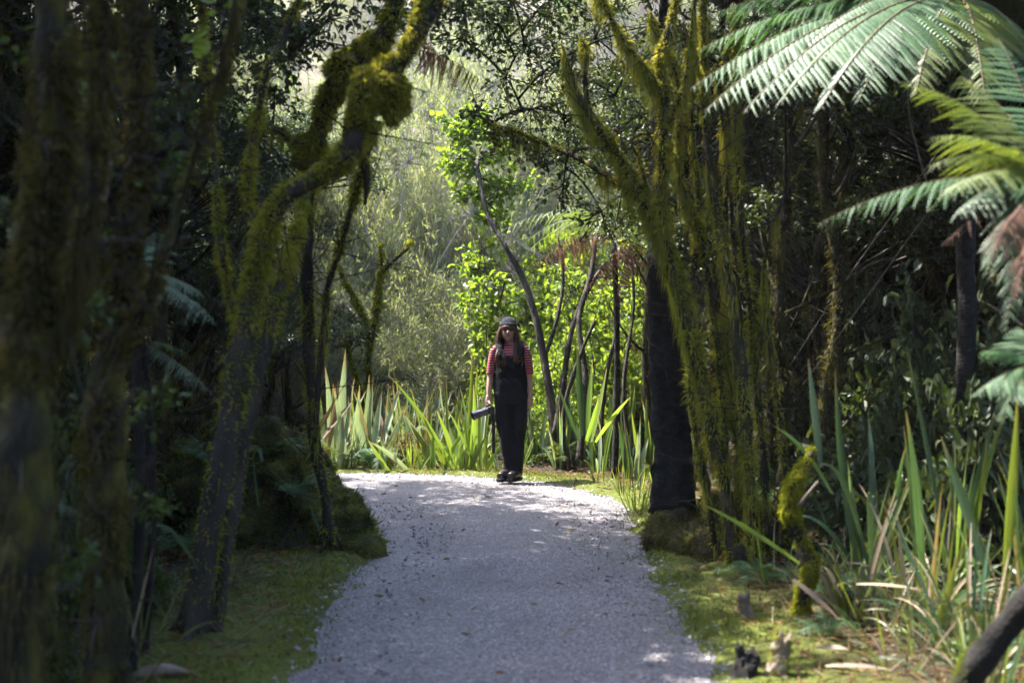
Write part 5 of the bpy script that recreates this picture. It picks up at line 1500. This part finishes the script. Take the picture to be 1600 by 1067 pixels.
for (x, y, h, cs) in ((2.9, 11.6, 1.8, .7), (3.6, 10.6, 2.6, .7), (4.2, 12.0, 1.6, .9), (4.9, 10.0, 2.2, .9), (3.8, 14.4, 2.2, .9), (5.6, 12.4, 2.6, 1.1), (5.4, 15.0, 2.0, 1.1), (3.0, 13.4, 3.2, .7), (6.8, 11.6, 2.2, 1.2), (4.6, 8.9, 1.3, .7), (3.9, 8.9, 2.9, .6), (6.8, 16.0, 3.0, 1.4), (7.6, 20.0, 4.0, 1.7), (5.2, 20.5, 4.4, 1.4), (3.4, 16.6, 1.6, .9), (4.4, 17.6, 2.4, 1.1), (3.2, 18.6, 3.2, .9), (3.9, 15.4, 3.6, .9), (1.9, 12.9, 2.3, .5), (1.65, 11.9, 2.9, .48), (2.2, 13.4, 3.1, .55), (1.55, 14.4, 3.3, .5), (4.0, 13.0, .9, .7), (5.0, 13.8, .9, .8), (3.4, 14.2, .7, .6), (6.2, 14.8, 1.0, 1.0), (5.6, 18.5, 1.4, 1.1), (4.2, 19.5, 1.6, 1.1), (6.8, 18.2, 2.0, 1.2), (2.4, 11.9, 3.4, .6), (5.8, 8.6, 2.0, .8)):
    canopy_tree("understorey_tree", x, y, h, UR, "understorey trees on the sedge side", r=.05, cs=cs, dens=900)
for k in range(46):
    s_ = -1 if k % 2 else 1
    y = random.uniform(6.5, 17.0)
    x = s_ * (2.7 + 4.6 * random.random() ** 1.1) + (0.3 if s_ > 0 else -0.2)
    if s_ < 0 and y > 11: x -= 2.4
    if s_ > 0 and y > 12.5: x += 1.0
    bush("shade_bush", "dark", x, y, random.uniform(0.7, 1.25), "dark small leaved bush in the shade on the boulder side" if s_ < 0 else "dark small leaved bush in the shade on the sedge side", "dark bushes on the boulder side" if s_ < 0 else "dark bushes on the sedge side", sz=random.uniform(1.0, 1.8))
for (x, y, s, sz, z) in ((-1.95, 5.0, .40, 1.6, 0), (-2.3, 5.6, .5, 2.2, 0), (-2.0, 4.3, .35, 1.8, 0), (-2.7, 6.4, .55, 2.4, 0), (-2.6, 4.9, .6, 2.6, 0), (-2.2, 6.8, .38, 1.6, 0)):
    bush("understorey_bush", "mid", x, y, s, "soft leafy bush between the shaggy trunks before the leaning tree", "leafy bushes between the shaggy trunks", sz=sz)
for (x, y, z) in ((-1.75, 9.2, .62), (-1.5, 8.85, .38), (-2.15, 9.0, .62), (-1.95, 8.75, .5)):
    fern_plant("fern", (x, y, z), "small fern rooted on the mossy boulder", "fern", 8, .32, "green", 0.5, group="ferns on the boulder")
# sprig of lime leaves in a light patch
e = empty("leafy_sprig", P(335, 40, 5.2), "sprig of lime green leaves hanging in a light patch above the trunks", "branch")
gl, gt = Geo(), Geo()
V, Q, T, _ = tube(bez(P(372, -40, 5.3), P(360, 20, 5.2), P(318, 60, 5.1), 10), np.linspace(0.006, 0.003, 10), 5)
gt.add(V, Q, T)
gt.obj("stem", M["bark"], e, True)
for (x, y, ax) in ((348, 12, (1, 0, .2)), (340, 20, (-1, 0, -.2)), (330, 45, (-1, 0, -.6)), (322, 58, (-.3, 0, -1)), (352, -5, (1, 0, -.5)), (338, 5, (-1, 0, .4)), (312, 62, (-1, 0, 0)), (345, 50, (1, 0, -.3))):
    g = Geo().add(*leaves(np.array([P(x, y, 5.15)]), np.array([ax], float), 0.085, 0.6, seed_n=np.array([[0.1, -1, 0.6]])))
    g.obj("leaf", M["leaf_bright"], e)

# ================================================================== the person on the path
M["skin"] = surface("skin", [(0.3, (0.40, 0.23, 0.17)), (0.7, (0.48, 0.29, 0.22))], 14, 0.5, 0.05, 200, spec=0.4)
M["lip"] = plain("lip", (0.30, 0.10, 0.10), 0.45)
M["eye"] = plain("eye", (0.03, 0.02, 0.018), 0.2)
M["denim"] = surface("denim", [(0.3, (0.006, 0.006, 0.009)), (0.7, (0.012, 0.012, 0.017))], 9, 0.9, 0.35, 60, spec=0.2)
M["knit"] = surface("knit", [(0.3, (0.012, 0.013, 0.022)), (0.7, (0.026, 0.028, 0.042))], 60, 0.95, 0.6, 160, spec=0.2)
M["boot"] = plain("boot", (0.010, 0.009, 0.014), 0.38, 0.5, coat=0.1)
M["rubber"] = plain("rubber", (0.012, 0.012, 0.013), 0.7)
M["camera_black"] = surface("camera_black", [(0.3, (0.012, 0.012, 0.013)), (0.7, (0.022, 0.022, 0.024))], 60, 0.5, 0.2, 300, spec=0.5)
M["lens_barrel"] = plain("lens_barrel", (0.030, 0.024, 0.048), 0.25, 0.6, coat=0.5)
M["lens_glass"] = plain("lens_glass", (0.02, 0.015, 0.04), 0.05, 0.8)
M["hair"] = foliage("hair", [(0.030, 0.016, 0.010), (0.08, 0.040, 0.020), (0.16, 0.08, 0.040)], 0.15, (1.3, 1.0, 0.8), 0.38, 0.5)


def stripe_mat():
    m, nt, N, L = new_mat("striped_knit")
    out = N.new("ShaderNodeOutputMaterial")
    tc = N.new("ShaderNodeTexCoord")
    sp = N.new("ShaderNodeSeparateXYZ")
    L.new(tc.outputs["Object"], sp.inputs[0])
    a = N.new("ShaderNodeMath"); a.operation = 'MULTIPLY'; a.inputs[1].default_value = 1 / 0.026
    L.new(sp.outputs[2], a.inputs[0])
    f = N.new("ShaderNodeMath"); f.operation = 'FRACT'
    L.new(a.outputs[0], f.inputs[0])
    g = N.new("ShaderNodeMath"); g.operation = 'GREATER_THAN'; g.inputs[1].default_value = 0.68
    L.new(f.outputs[0], g.inputs[0])
    mx = N.new("ShaderNodeMix"); mx.data_type = 'RGBA'
    L.new(g.outputs[0], mx.inputs[0])
    mx.inputs[6].default_value = (0.26, 0.014, 0.030, 1); mx.inputs[7].default_value = (0.36, 0.27, 0.28, 1)
    b = N.new("ShaderNodeBsdfPrincipled"); b.inputs["Roughness"].default_value = 0.9; b.inputs["Specular IOR Level"].default_value = 0.2
    L.new(mx.outputs[2], b.inputs["Base Color"]); L.new(b.outputs[0], out.inputs["Surface"])
    return m


M["stripes"] = stripe_mat()


def limb(ps, rs, seg=14, n=None, flat=1.0):
    A = np.concatenate([np.asarray(ps, float), np.asarray(rs, float)[:, None]], 1)
    R = crom(A, n or 8 * len(ps))
    V, Q, T, _ = tube(R[:, :3], np.maximum(R[:, 3], 0.002), seg, flat=flat)
    return V, Q, T


def stack(rings, seg=28):
    """Horizontal elliptical rings (cx, cy, z, rx, ry) joined into a closed body."""
    R = crom(np.array(rings, float), 6 * len(rings))
    a = np.linspace(0, 2 * math.pi, seg, endpoint=False)
    V = np.stack([R[:, :1] + R[:, 3:4] * np.cos(a), R[:, 1:2] + R[:, 4:5] * np.sin(a), np.repeat(R[:, 2:3], seg, 1)], -1)
    n = len(R)
    i = np.arange(n - 1)[:, None] * seg; j = np.arange(seg)[None, :]; k = (j + 1) % seg
    Q = np.stack([i + j, i + k, i + seg + k, i + seg + j], -1).reshape(-1, 4)
    V = V.reshape(-1, 3)
    c0, c1 = len(V), len(V) + 1
    V = np.vstack([V, R[0, :3], R[-1, :3]])
    jj = np.arange(seg); kk = (jj + 1) % seg
    T = np.vstack([np.stack([np.full(seg, c0), kk, jj], -1), np.stack([np.full(seg, c1), (n - 1) * seg + jj, (n - 1) * seg + kk], -1)])
    return V, Q, T


def hand(shapes, w, side, grip):
    """Palm, four curled fingers and a thumb below wrist w; side = +1 when the body lies towards -x."""
    w = np.asarray(w, float)
    m = -side                                   # towards the thigh
    shapes.append(limb([w + [0, 0, 0.02], w + [0, -0.004, -0.03], w + [m * 0.004, -0.008, -0.075]], [0.019, 0.021, 0.018], flat=1.5))
    for k in range(4):
        y = -0.036 + 0.021 * k
        ln = (0.070, 0.079, 0.074, 0.058)[k]
        b = w + [m * 0.004, y, -0.080]
        if grip:      # fingers fold over the camera body
            pts = [b + [0, 0, 0.012], b + [-0.012, -0.004, -0.025], b + [-0.004, -0.006, -0.052], b + [0.014, -0.004, -0.062]]
        else:
            c = ln * 0.4
            pts = [b + [0, 0, 0.012], b + [m * 0.002, 0, -ln * 0.35], b + [m * 0.012, -0.003, -ln * 0.72], b + [m * 0.028, -0.004, -ln * 0.98]]
        shapes.append(limb(pts, [0.0095, 0.009, 0.0082, 0.0065], 8))
    t0 = w + [m * 0.004, -0.028, -0.035]
    if grip:
        pts = [t0, t0 + [0.012, -0.022, -0.022], t0 + [0.030, -0.020, -0.045], t0 + [0.036, -0.012, -0.062]]
    else:
        pts = [t0, t0 + [m * 0.006, -0.020, -0.024], t0 + [m * 0.012, -0.022, -0.046], t0 + [m * 0.016, -0.018, -0.064]]
    shapes.append(limb(pts, [0.012, 0.011, 0.009, 0.007], 8))


def person():
    base = P(797, 752, 13.24)
    bl = (float(base[0]), float(base[1]), 0.022)
    hx = -0.022
    S = [ellipsoid((hx, 0.012, 1.560), (0.074, 0.094, 0.100)), ellipsoid((hx, -0.022, 1.505), (0.060, 0.064, 0.066)), ellipsoid((hx, -0.050, 1.462), (0.030, 0.030, 0.024)),
         limb([(hx, -0.078, 1.556), (hx, -0.092, 1.535), (hx, -0.100, 1.520), (hx, -0.080, 1.512)], [0.007, 0.010, 0.013, 0.010], 8),
         ellipsoid((hx, -0.076, 1.488), (0.023, 0.012, 0.008)), ellipsoid((hx, -0.070, 1.572), (0.052, 0.020, 0.010)),
         ellipsoid((hx - 0.032, -0.062, 1.522), (0.020, 0.018, 0.018)), ellipsoid((hx + 0.032, -0.062, 1.522), (0.020, 0.018, 0.018)),
         ellipsoid((hx - 0.076, 0.012, 1.535), (0.010, 0.018, 0.028)), ellipsoid((hx + 0.076, 0.012, 1.535), (0.010, 0.018, 0.028)),
         limb([(hx + 0.004, 0.018, 1.50), (-0.008, 0.020, 1.42), (0, 0.02, 1.33)], [0.046, 0.045, 0.058]),
         stack([(0, 0.01, 0.84, 0.12, 0.09), (0.005, 0.01, 0.95, 0.145, 0.10), (0.003, 0.01, 1.08, 0.115, 0.085), (0, 0.008, 1.22, 0.130, 0.095), (0, 0.012, 1.32, 0.135, 0.08), (0, 0.015, 1.375, 0.07, 0.05)]),
         limb([(-0.165, 0.015, 1.335), (-0.08, 0.018, 1.365), (0.08, 0.018, 1.365), (0.165, 0.015, 1.335)], [0.040, 0.045, 0.045, 0.040]),
         limb([(-0.165, 0.015, 1.34), (-0.188, 0.018, 1.21), (-0.205, 0.020, 1.08), (-0.215, 0.000, 0.95), (-0.222, -0.020, 0.845)], [0.040, 0.036, 0.030, 0.030, 0.019]),
         limb([(0.165, 0.015, 1.34), (0.188, 0.018, 1.21), (0.200, 0.022, 1.08), (0.208, 0.006, 0.95), (0.210, -0.012, 0.835)], [0.040, 0.036, 0.030, 0.030, 0.019]),
         limb([(-0.07, 0.01, 0.90), (-0.055, 0.005, 0.50), (-0.025, 0.015, 0.28), (-0.012, 0.02, 0.08)], [0.078, 0.055, 0.045, 0.036]),
         limb([(0.08, 0.01, 0.90), (0.080, 0.005, 0.50), (0.078, 0.015, 0.28), (0.072, 0.02, 0.08)], [0.078, 0.055, 0.045, 0.036])]
    hand(S, (-0.222, -0.020, 0.845), -1, True)
    hand(S, (0.210, -0.012, 0.835), 1, False)
    me = remesh(S, 0.0052, 3)
    me.name = "person"
    me.materials.append(M["skin"])
    pr = link("person", me)
    pr.location = bl
    tag(pr, "person in black pinafore overalls and striped shirt standing at the path bend holding a camera", "person")

    def kid(name, me_, parent=pr):
        return link(name, me_, parent, local=True)

    def fused(shapes, mat, vox=0.006, sm=3, wr=0.0):
        me_ = remesh(shapes, vox, sm)
        if wr:
            n = len(me_.vertices)
            co = np.zeros(n * 3); me_.vertices.foreach_get("co", co); nr = np.zeros(n * 3); me_.vertices.foreach_get("normal", nr)
            co, nr = co.reshape(-1, 3), nr.reshape(-1, 3)
            co = co + nr * (wr * fbm(co * [5, 5, 9], 4, 2))[:, None]
            me_.vertices.foreach_set("co", co.astype(np.float32).ravel()); me_.update()
        me_.materials.append(M[mat])
        return me_
    # striped shirt with elbow sleeves
    sh = fused([stack([(0, 0.01, 1.02, 0.128, 0.095), (0, 0.009, 1.14, 0.135, 0.100), (0, 0.008, 1.24, 0.146, 0.106), (0, 0.014, 1.33, 0.150, 0.090), (0, 0.017, 1.372, 0.085, 0.062)]),
                limb([(-0.168, 0.015, 1.338), (-0.08, 0.018, 1.368), (0.08, 0.018, 1.368), (0.168, 0.015, 1.338)], [0.046, 0.050, 0.050, 0.046]),
                limb([(-0.160, 0.015, 1.345), (-0.186, 0.018, 1.22), (-0.203, 0.020, 1.085)], [0.046, 0.046, 0.044]),
                limb([(0.160, 0.015, 1.345), (0.186, 0.018, 1.22), (0.200, 0.022, 1.085)], [0.046, 0.046, 0.044])], "stripes", 0.007, 2)
    kid("shirt", sh)
    ov = fused([stack([(0.01, 0.012, 0.78, 0.160, 0.115), (0.006, 0.012, 0.90, 0.176, 0.128), (0.004, 0.012, 1.02, 0.178, 0.122), (0.002, 0.010, 1.12, 0.165, 0.114), (0, 0.010, 1.20, 0.158, 0.118), (0, 0.010, 1.285, 0.153, 0.114)]),
                limb([(-0.075, 0.01, 0.90), (-0.068, 0.010, 0.62), (-0.032, 0.014, 0.36), (-0.008, 0.020, 0.10)], [0.102, 0.088, 0.068, 0.055]),
                limb([(0.092, 0.01, 0.90), (0.092, 0.010, 0.62), (0.088, 0.014, 0.36), (0.076, 0.020, 0.10)], [0.102, 0.087, 0.066, 0.055]),
                limb([(-0.095, -0.095, 1.23), (-0.102, -0.075, 1.33), (-0.105, 0.01, 1.398), (-0.10, 0.09, 1.33), (-0.095, 0.105, 1.22)], [0.046] * 5, flat=1.0),
                limb([(0.095, -0.095, 1.23), (0.102, -0.075, 1.33), (0.105, 0.01, 1.398), (0.10, 0.09, 1.33), (0.095, 0.105, 1.22)], [0.046] * 5, flat=1.0)], "denim", 0.007, 3, 0.011)
    o = kid("overalls", ov)
    for s in (-1, 1):
        V, Q, T = ellipsoid((s * 0.055, -0.112, 0.985), (0.055, 0.004, 0.060))
        kid("pocket", mesh_np("pocket", V, Q, T, (M["denim"],), None, True), o)
    # beanie
    be = fused([ellipsoid((hx, 0.024, 1.585), (0.087, 0.103, 0.100), 18, 28), limb([(hx + 0.083 * math.cos(t), 0.020 + 0.098 * math.sin(t), 1.594 + 0.012 * -math.sin(t)) for t in np.linspace(0, 2 * math.pi, 17)], [0.011] * 17, 8)], "knit", 0.007, 2)
    # cut the lower half of the dome away
    co = np.zeros(len(be.vertices) * 3); be.vertices.foreach_get("co", co); co = co.reshape(-1, 3)
    lim = 1.570 - 0.25 * (co[:, 1] + 0.09).clip(0, 0.2)
    low = np.clip((lim - co[:, 2]) / 0.03, 0, 1)
    co[:, 2] = np.maximum(co[:, 2], lim)
    co[:, 0] = hx + (co[:, 0] - hx) * (1 - 0.10 * low); co[:, 1] = 0.024 + (co[:, 1] - 0.024) * (1 - 0.10 * low)
    be.vertices.foreach_set("co", co.astype(np.float32).ravel()); be.update()
    kid("beanie", be)
    # hair: strands from under the beanie, over both shoulders and the back, plus a fringe
    g = Geo()

    def strand(path, w):
        R = crom(np.array(path, float), 12)
        tgn = unit(np.gradient(R, axis=0))
        out_ = unit(R[:, :] - np.array([hx, 0.02, 0]) * [1, 1, 0] - np.stack([0 * R[:, 0], 0 * R[:, 0], R[:, 2]], -1))
        s_ = unit(np.cross(tgn, out_))
        ww = (w * np.array([1, 1, 1, 1, 1, 1, 1, 1, 0.95, 0.85, 0.6, 0.25]))[:, None]
        V = np.stack([R - s_ * ww, R + out_ * w * 0.4, R + s_ * ww], 1).reshape(-1, 3)
        i = np.arange(11)[:, None] * 3
        g.add(V, np.concatenate([i + [0, 1, 4, 3], i + [1, 2, 5, 4]]))
    for k in range(330):
        a = rng.uniform(-0.62, math.pi + 0.62)         # 0 = her +x side, pi/2 = back
        x0, y0 = hx + 0.080 * math.cos(a), 0.022 + 0.094 * math.sin(a)
        front = math.sin(a) < 0.35
        sx = 1 if math.cos(a) > 0 else -1
        L = rng.uniform(0.8, 1.05)
        j = rng.normal(0, 0.008, 3)
        if front:
            end = 1.17 if sx < 0 else 1.21
            sw = rng.uniform(0, 1)
            xs = hx + sx * (0.070 + 0.036 * sw)
            xe = (-0.150 + 0.095 * sw) if sx < 0 else (0.045 + 0.065 * sw)
            ye = -0.112 - 0.020 * rng.uniform(0, 1)
            pth = [(x0, y0, 1.60), (xs + j[0], y0 - 0.010, 1.52), (xs + sx * 0.012 + j[0], y0 - 0.03, 1.44), ((xs + xe) / 2 + j[1], -0.085, 1.36), (xe + j[1], ye, 1.27), (xe - 0.01 * sx + j[2], ye, end + (1 - L) * 0.4)]
        else:
            xe = x0 * 1.25
            pth = [(x0, y0, 1.60), (x0 * 1.05 + j[0], y0 * 1.05, 1.50), (x0 * 1.1, 0.105, 1.40), (xe, 0.125, 1.30), (xe + j[1], 0.130, 1.22), (xe, 0.130, 1.15)]
        strand(pth, 0.0065)
    for k in range(70):
        u = rng.uniform(-1, 1)
        x0 = hx + 0.066 * u
        y0 = 0.012 - 0.094 * math.sqrt(max(0.05, 1 - (u * 0.85) ** 2))
        strand([(x0 * 0.98, y0 + 0.006, 1.605), (x0, y0 - 0.010, 1.585), (x0 + rng.normal(0, 0.003), y0 - 0.012, 1.562), (x0 + rng.normal(0, 0.004), y0 - 0.008, 1.545 - 0.02 * abs(u) ** 3)], 0.005)
    kid("hair", g.mesh("hair", M["hair"], True))
    for s in (-1, 1):
        V, Q, T = ellipsoid((hx + s * 0.030, -0.079, 1.540), (0.013, 0.006, 0.006), 8, 12)
        kid("eye", mesh_np("eye", V, Q, T, (M["eye"],), None, True))
    V, Q, T = ellipsoid((hx, -0.087, 1.488), (0.021, 0.006, 0.007), 8, 12)
    kid("mouth", mesh_np("mouth", V, Q, T, (M["lip"],), None, True))
    # boots
    for x, ang in ((-0.020, -0.55), (0.072, -0.45)):
        c, s = math.cos(ang), math.sin(ang)
        R2 = np.array([[c, -s, 0], [s, c, 0], [0, 0, 1]])
        off = np.array([x, 0.02, 0])
        tf = lambda sh_: (sh_[0] @ R2.T + off, sh_[1], sh_[2])
        up = [tf(x_) for x_ in (limb([(0, 0.045, 0.05), (0, -0.03, 0.062), (0, -0.10, 0.052), (0, -0.165, 0.044)], [0.042, 0.048, 0.049, 0.038]), limb([(0, 0.02, 0.05), (0, 0.025, 0.12), (0, 0.028, 0.19)], [0.052, 0.050, 0.049]))]
        b = kid("boot", fused(up, "boot", 0.006, 2))
        so = fused([tf(limb([(0, 0.06, 0.012), (0, 0.0, 0.012), (0, -0.09, 0.012), (0, -0.185, 0.014)], [0.040, 0.043, 0.050, 0.034], 16))], "rubber", 0.006, 1)
        co = np.zeros(len(so.vertices) * 3); so.vertices.foreach_get("co", co); co = co.reshape(-1, 3)
        co[:, 2] = np.clip(co[:, 2], -0.012, 0.022)
        so.vertices.foreach_set("co", co.astype(np.float32).ravel()); so.update()
        kid("sole", so, b)
    return np.array(bl)


PB = person()


def box(sx, sy, sz, bev=0.006):
    import bmesh
    bm = bmesh.new()
    bmesh.ops.create_cube(bm, size=1)
    bmesh.ops.scale(bm, vec=(sx, sy, sz), verts=bm.verts)
    bmesh.ops.bevel(bm, geom=bm.edges[:], offset=bev, segments=2, profile=0.6, affect='EDGES')
    return bm


def photo_camera():
    """Local frame: lens along -Y, top +Z."""
    import bmesh
    loc = Vector([float(v) for v in PB + np.array([-0.207, -0.030, 0.722])])
    e = empty("photo_camera", loc, "black camera with long lens hanging from the hand of the person", "camera")
    d = Vector((-0.90, -0.33, -0.30)).normalized()
    e.rotation_mode = 'XYZ'
    e.rotation_euler = d.to_track_quat('-Y', 'Z').to_euler()

    def put(bm, name, mat, parent=e, off=(0, 0, 0)):
        bmesh.ops.translate(bm, vec=off, verts=bm.verts)
        me = bpy.data.meshes.new(name); bm.to_mesh(me); bm.free()
        me.materials.append(M[mat])
        return link(name, me, parent, local=True)
    put(box(0.125, 0.048, 0.085, 0.010), "body", "camera_black")
    put(box(0.034, 0.030, 0.080, 0.012), "grip", "camera_black", off=(-0.052, -0.034, -0.002))
    put(box(0.056, 0.052, 0.034, 0.010), "viewfinder", "camera_black", off=(0, 0, 0.050))

    def lathe(prof, name, mat, parent=e):
        prof = np.array(prof, float)
        a = np.linspace(0, 2 * math.pi, 28, endpoint=False)
        V = np.stack([prof[:, 1:2] * np.cos(a), -np.repeat(prof[:, :1], 28, 1), prof[:, 1:2] * np.sin(a)], -1)
        n = len(prof)
        i = np.arange(n - 1)[:, None] * 28; j = np.arange(28)[None, :]; k = (j + 1) % 28
        Q = np.stack([i + j, i + k, i + 28 + k, i + 28 + j], -1).reshape(-1, 4)
        return link(name, mesh_np(name, V.reshape(-1, 3), Q, None, (M[mat],), None, False), parent, local=True)
    ln = lathe([(0.020, 0.001), (0.020, 0.034), (0.045, 0.036), (0.046, 0.040), (0.085, 0.040), (0.086, 0.037), (0.110, 0.037), (0.112, 0.041), (0.140, 0.041), (0.140, 0.030)], "lens", "lens_barrel")
    lathe([(0.138, 0.041), (0.142, 0.044), (0.200, 0.048), (0.201, 0.045), (0.150, 0.041)], "lens_hood", "lens_barrel", ln)
    lathe([(0.141, 0.036), (0.146, 0.025), (0.148, 0.001)], "front_glass", "lens_glass", ln)
    g = Geo()
    # neck strap hanging in a loop beside the leg (strap drawn in world space)
    w = np.array(loc)
    top1, top2 = w + [0.020, -0.045, 0.030], w + [0.030, 0.050, 0.025]
    bot = w + [0.035, -0.02, -0.44]
    R = crom(np.array([top1, w + [0.034, -0.055, -0.10], w + [0.034, -0.045, -0.30], bot, w + [0.042, 0.0, -0.40], w + [0.040, 0.03, -0.2], w + [0.036, 0.045, -0.06], top2]), 40)
    tg = unit(np.gradient(R, axis=0))
    s_ = unit(np.cross(tg, np.array([0.25, 1.0, 0.0])))
    V = np.stack([R - s_ * 0.014, R + s_ * 0.014, R + s_ * 0.014 + [0, 0.003, 0], R - s_ * 0.014 + [0, 0.003, 0]], 1).reshape(-1, 3)
    i = np.arange(39)[:, None] * 4
    Q = np.concatenate([i + [0, 1, 5, 4], i + [1, 2, 6, 5], i + [2, 3, 7, 6], i + [3, 0, 4, 7]])
    g.add(V, Q)
    g.obj("strap", M["rubber"], e)


photo_camera()

# ================================================================== added air volume that lifts the dark tones
def added_haze():
    import bmesh
    bm = bmesh.new()
    bmesh.ops.create_cube(bm, size=1)
    lo, hi = Vector((-100, -100, -3)), Vector((100, 100, 42))
    for v in bm.verts:
        v.co = Vector([lo[i] + (v.co[i] + 0.5) * (hi[i] - lo[i]) for i in range(3)])
    me = bpy.data.meshes.new("added_haze"); bm.to_mesh(me); bm.free()
    m, nt, N, L = new_mat("added_haze_air")
    out = N.new("ShaderNodeOutputMaterial")
    pv = N.new("ShaderNodeVolumePrincipled")
    pv.inputs["Color"].default_value = (0.92, 0.95, 1.0, 1)
    pv.inputs["Density"].default_value = 0.0006
    pv.inputs["Anisotropy"].default_value = 0.1
    L.new(pv.outputs[0], out.inputs["Volume"])
    me.materials.append(m)
    tag(link("added_haze", me), "thin pale air volume added to lift the dark tones of the forest", "added_haze", kind="stuff")


added_haze()
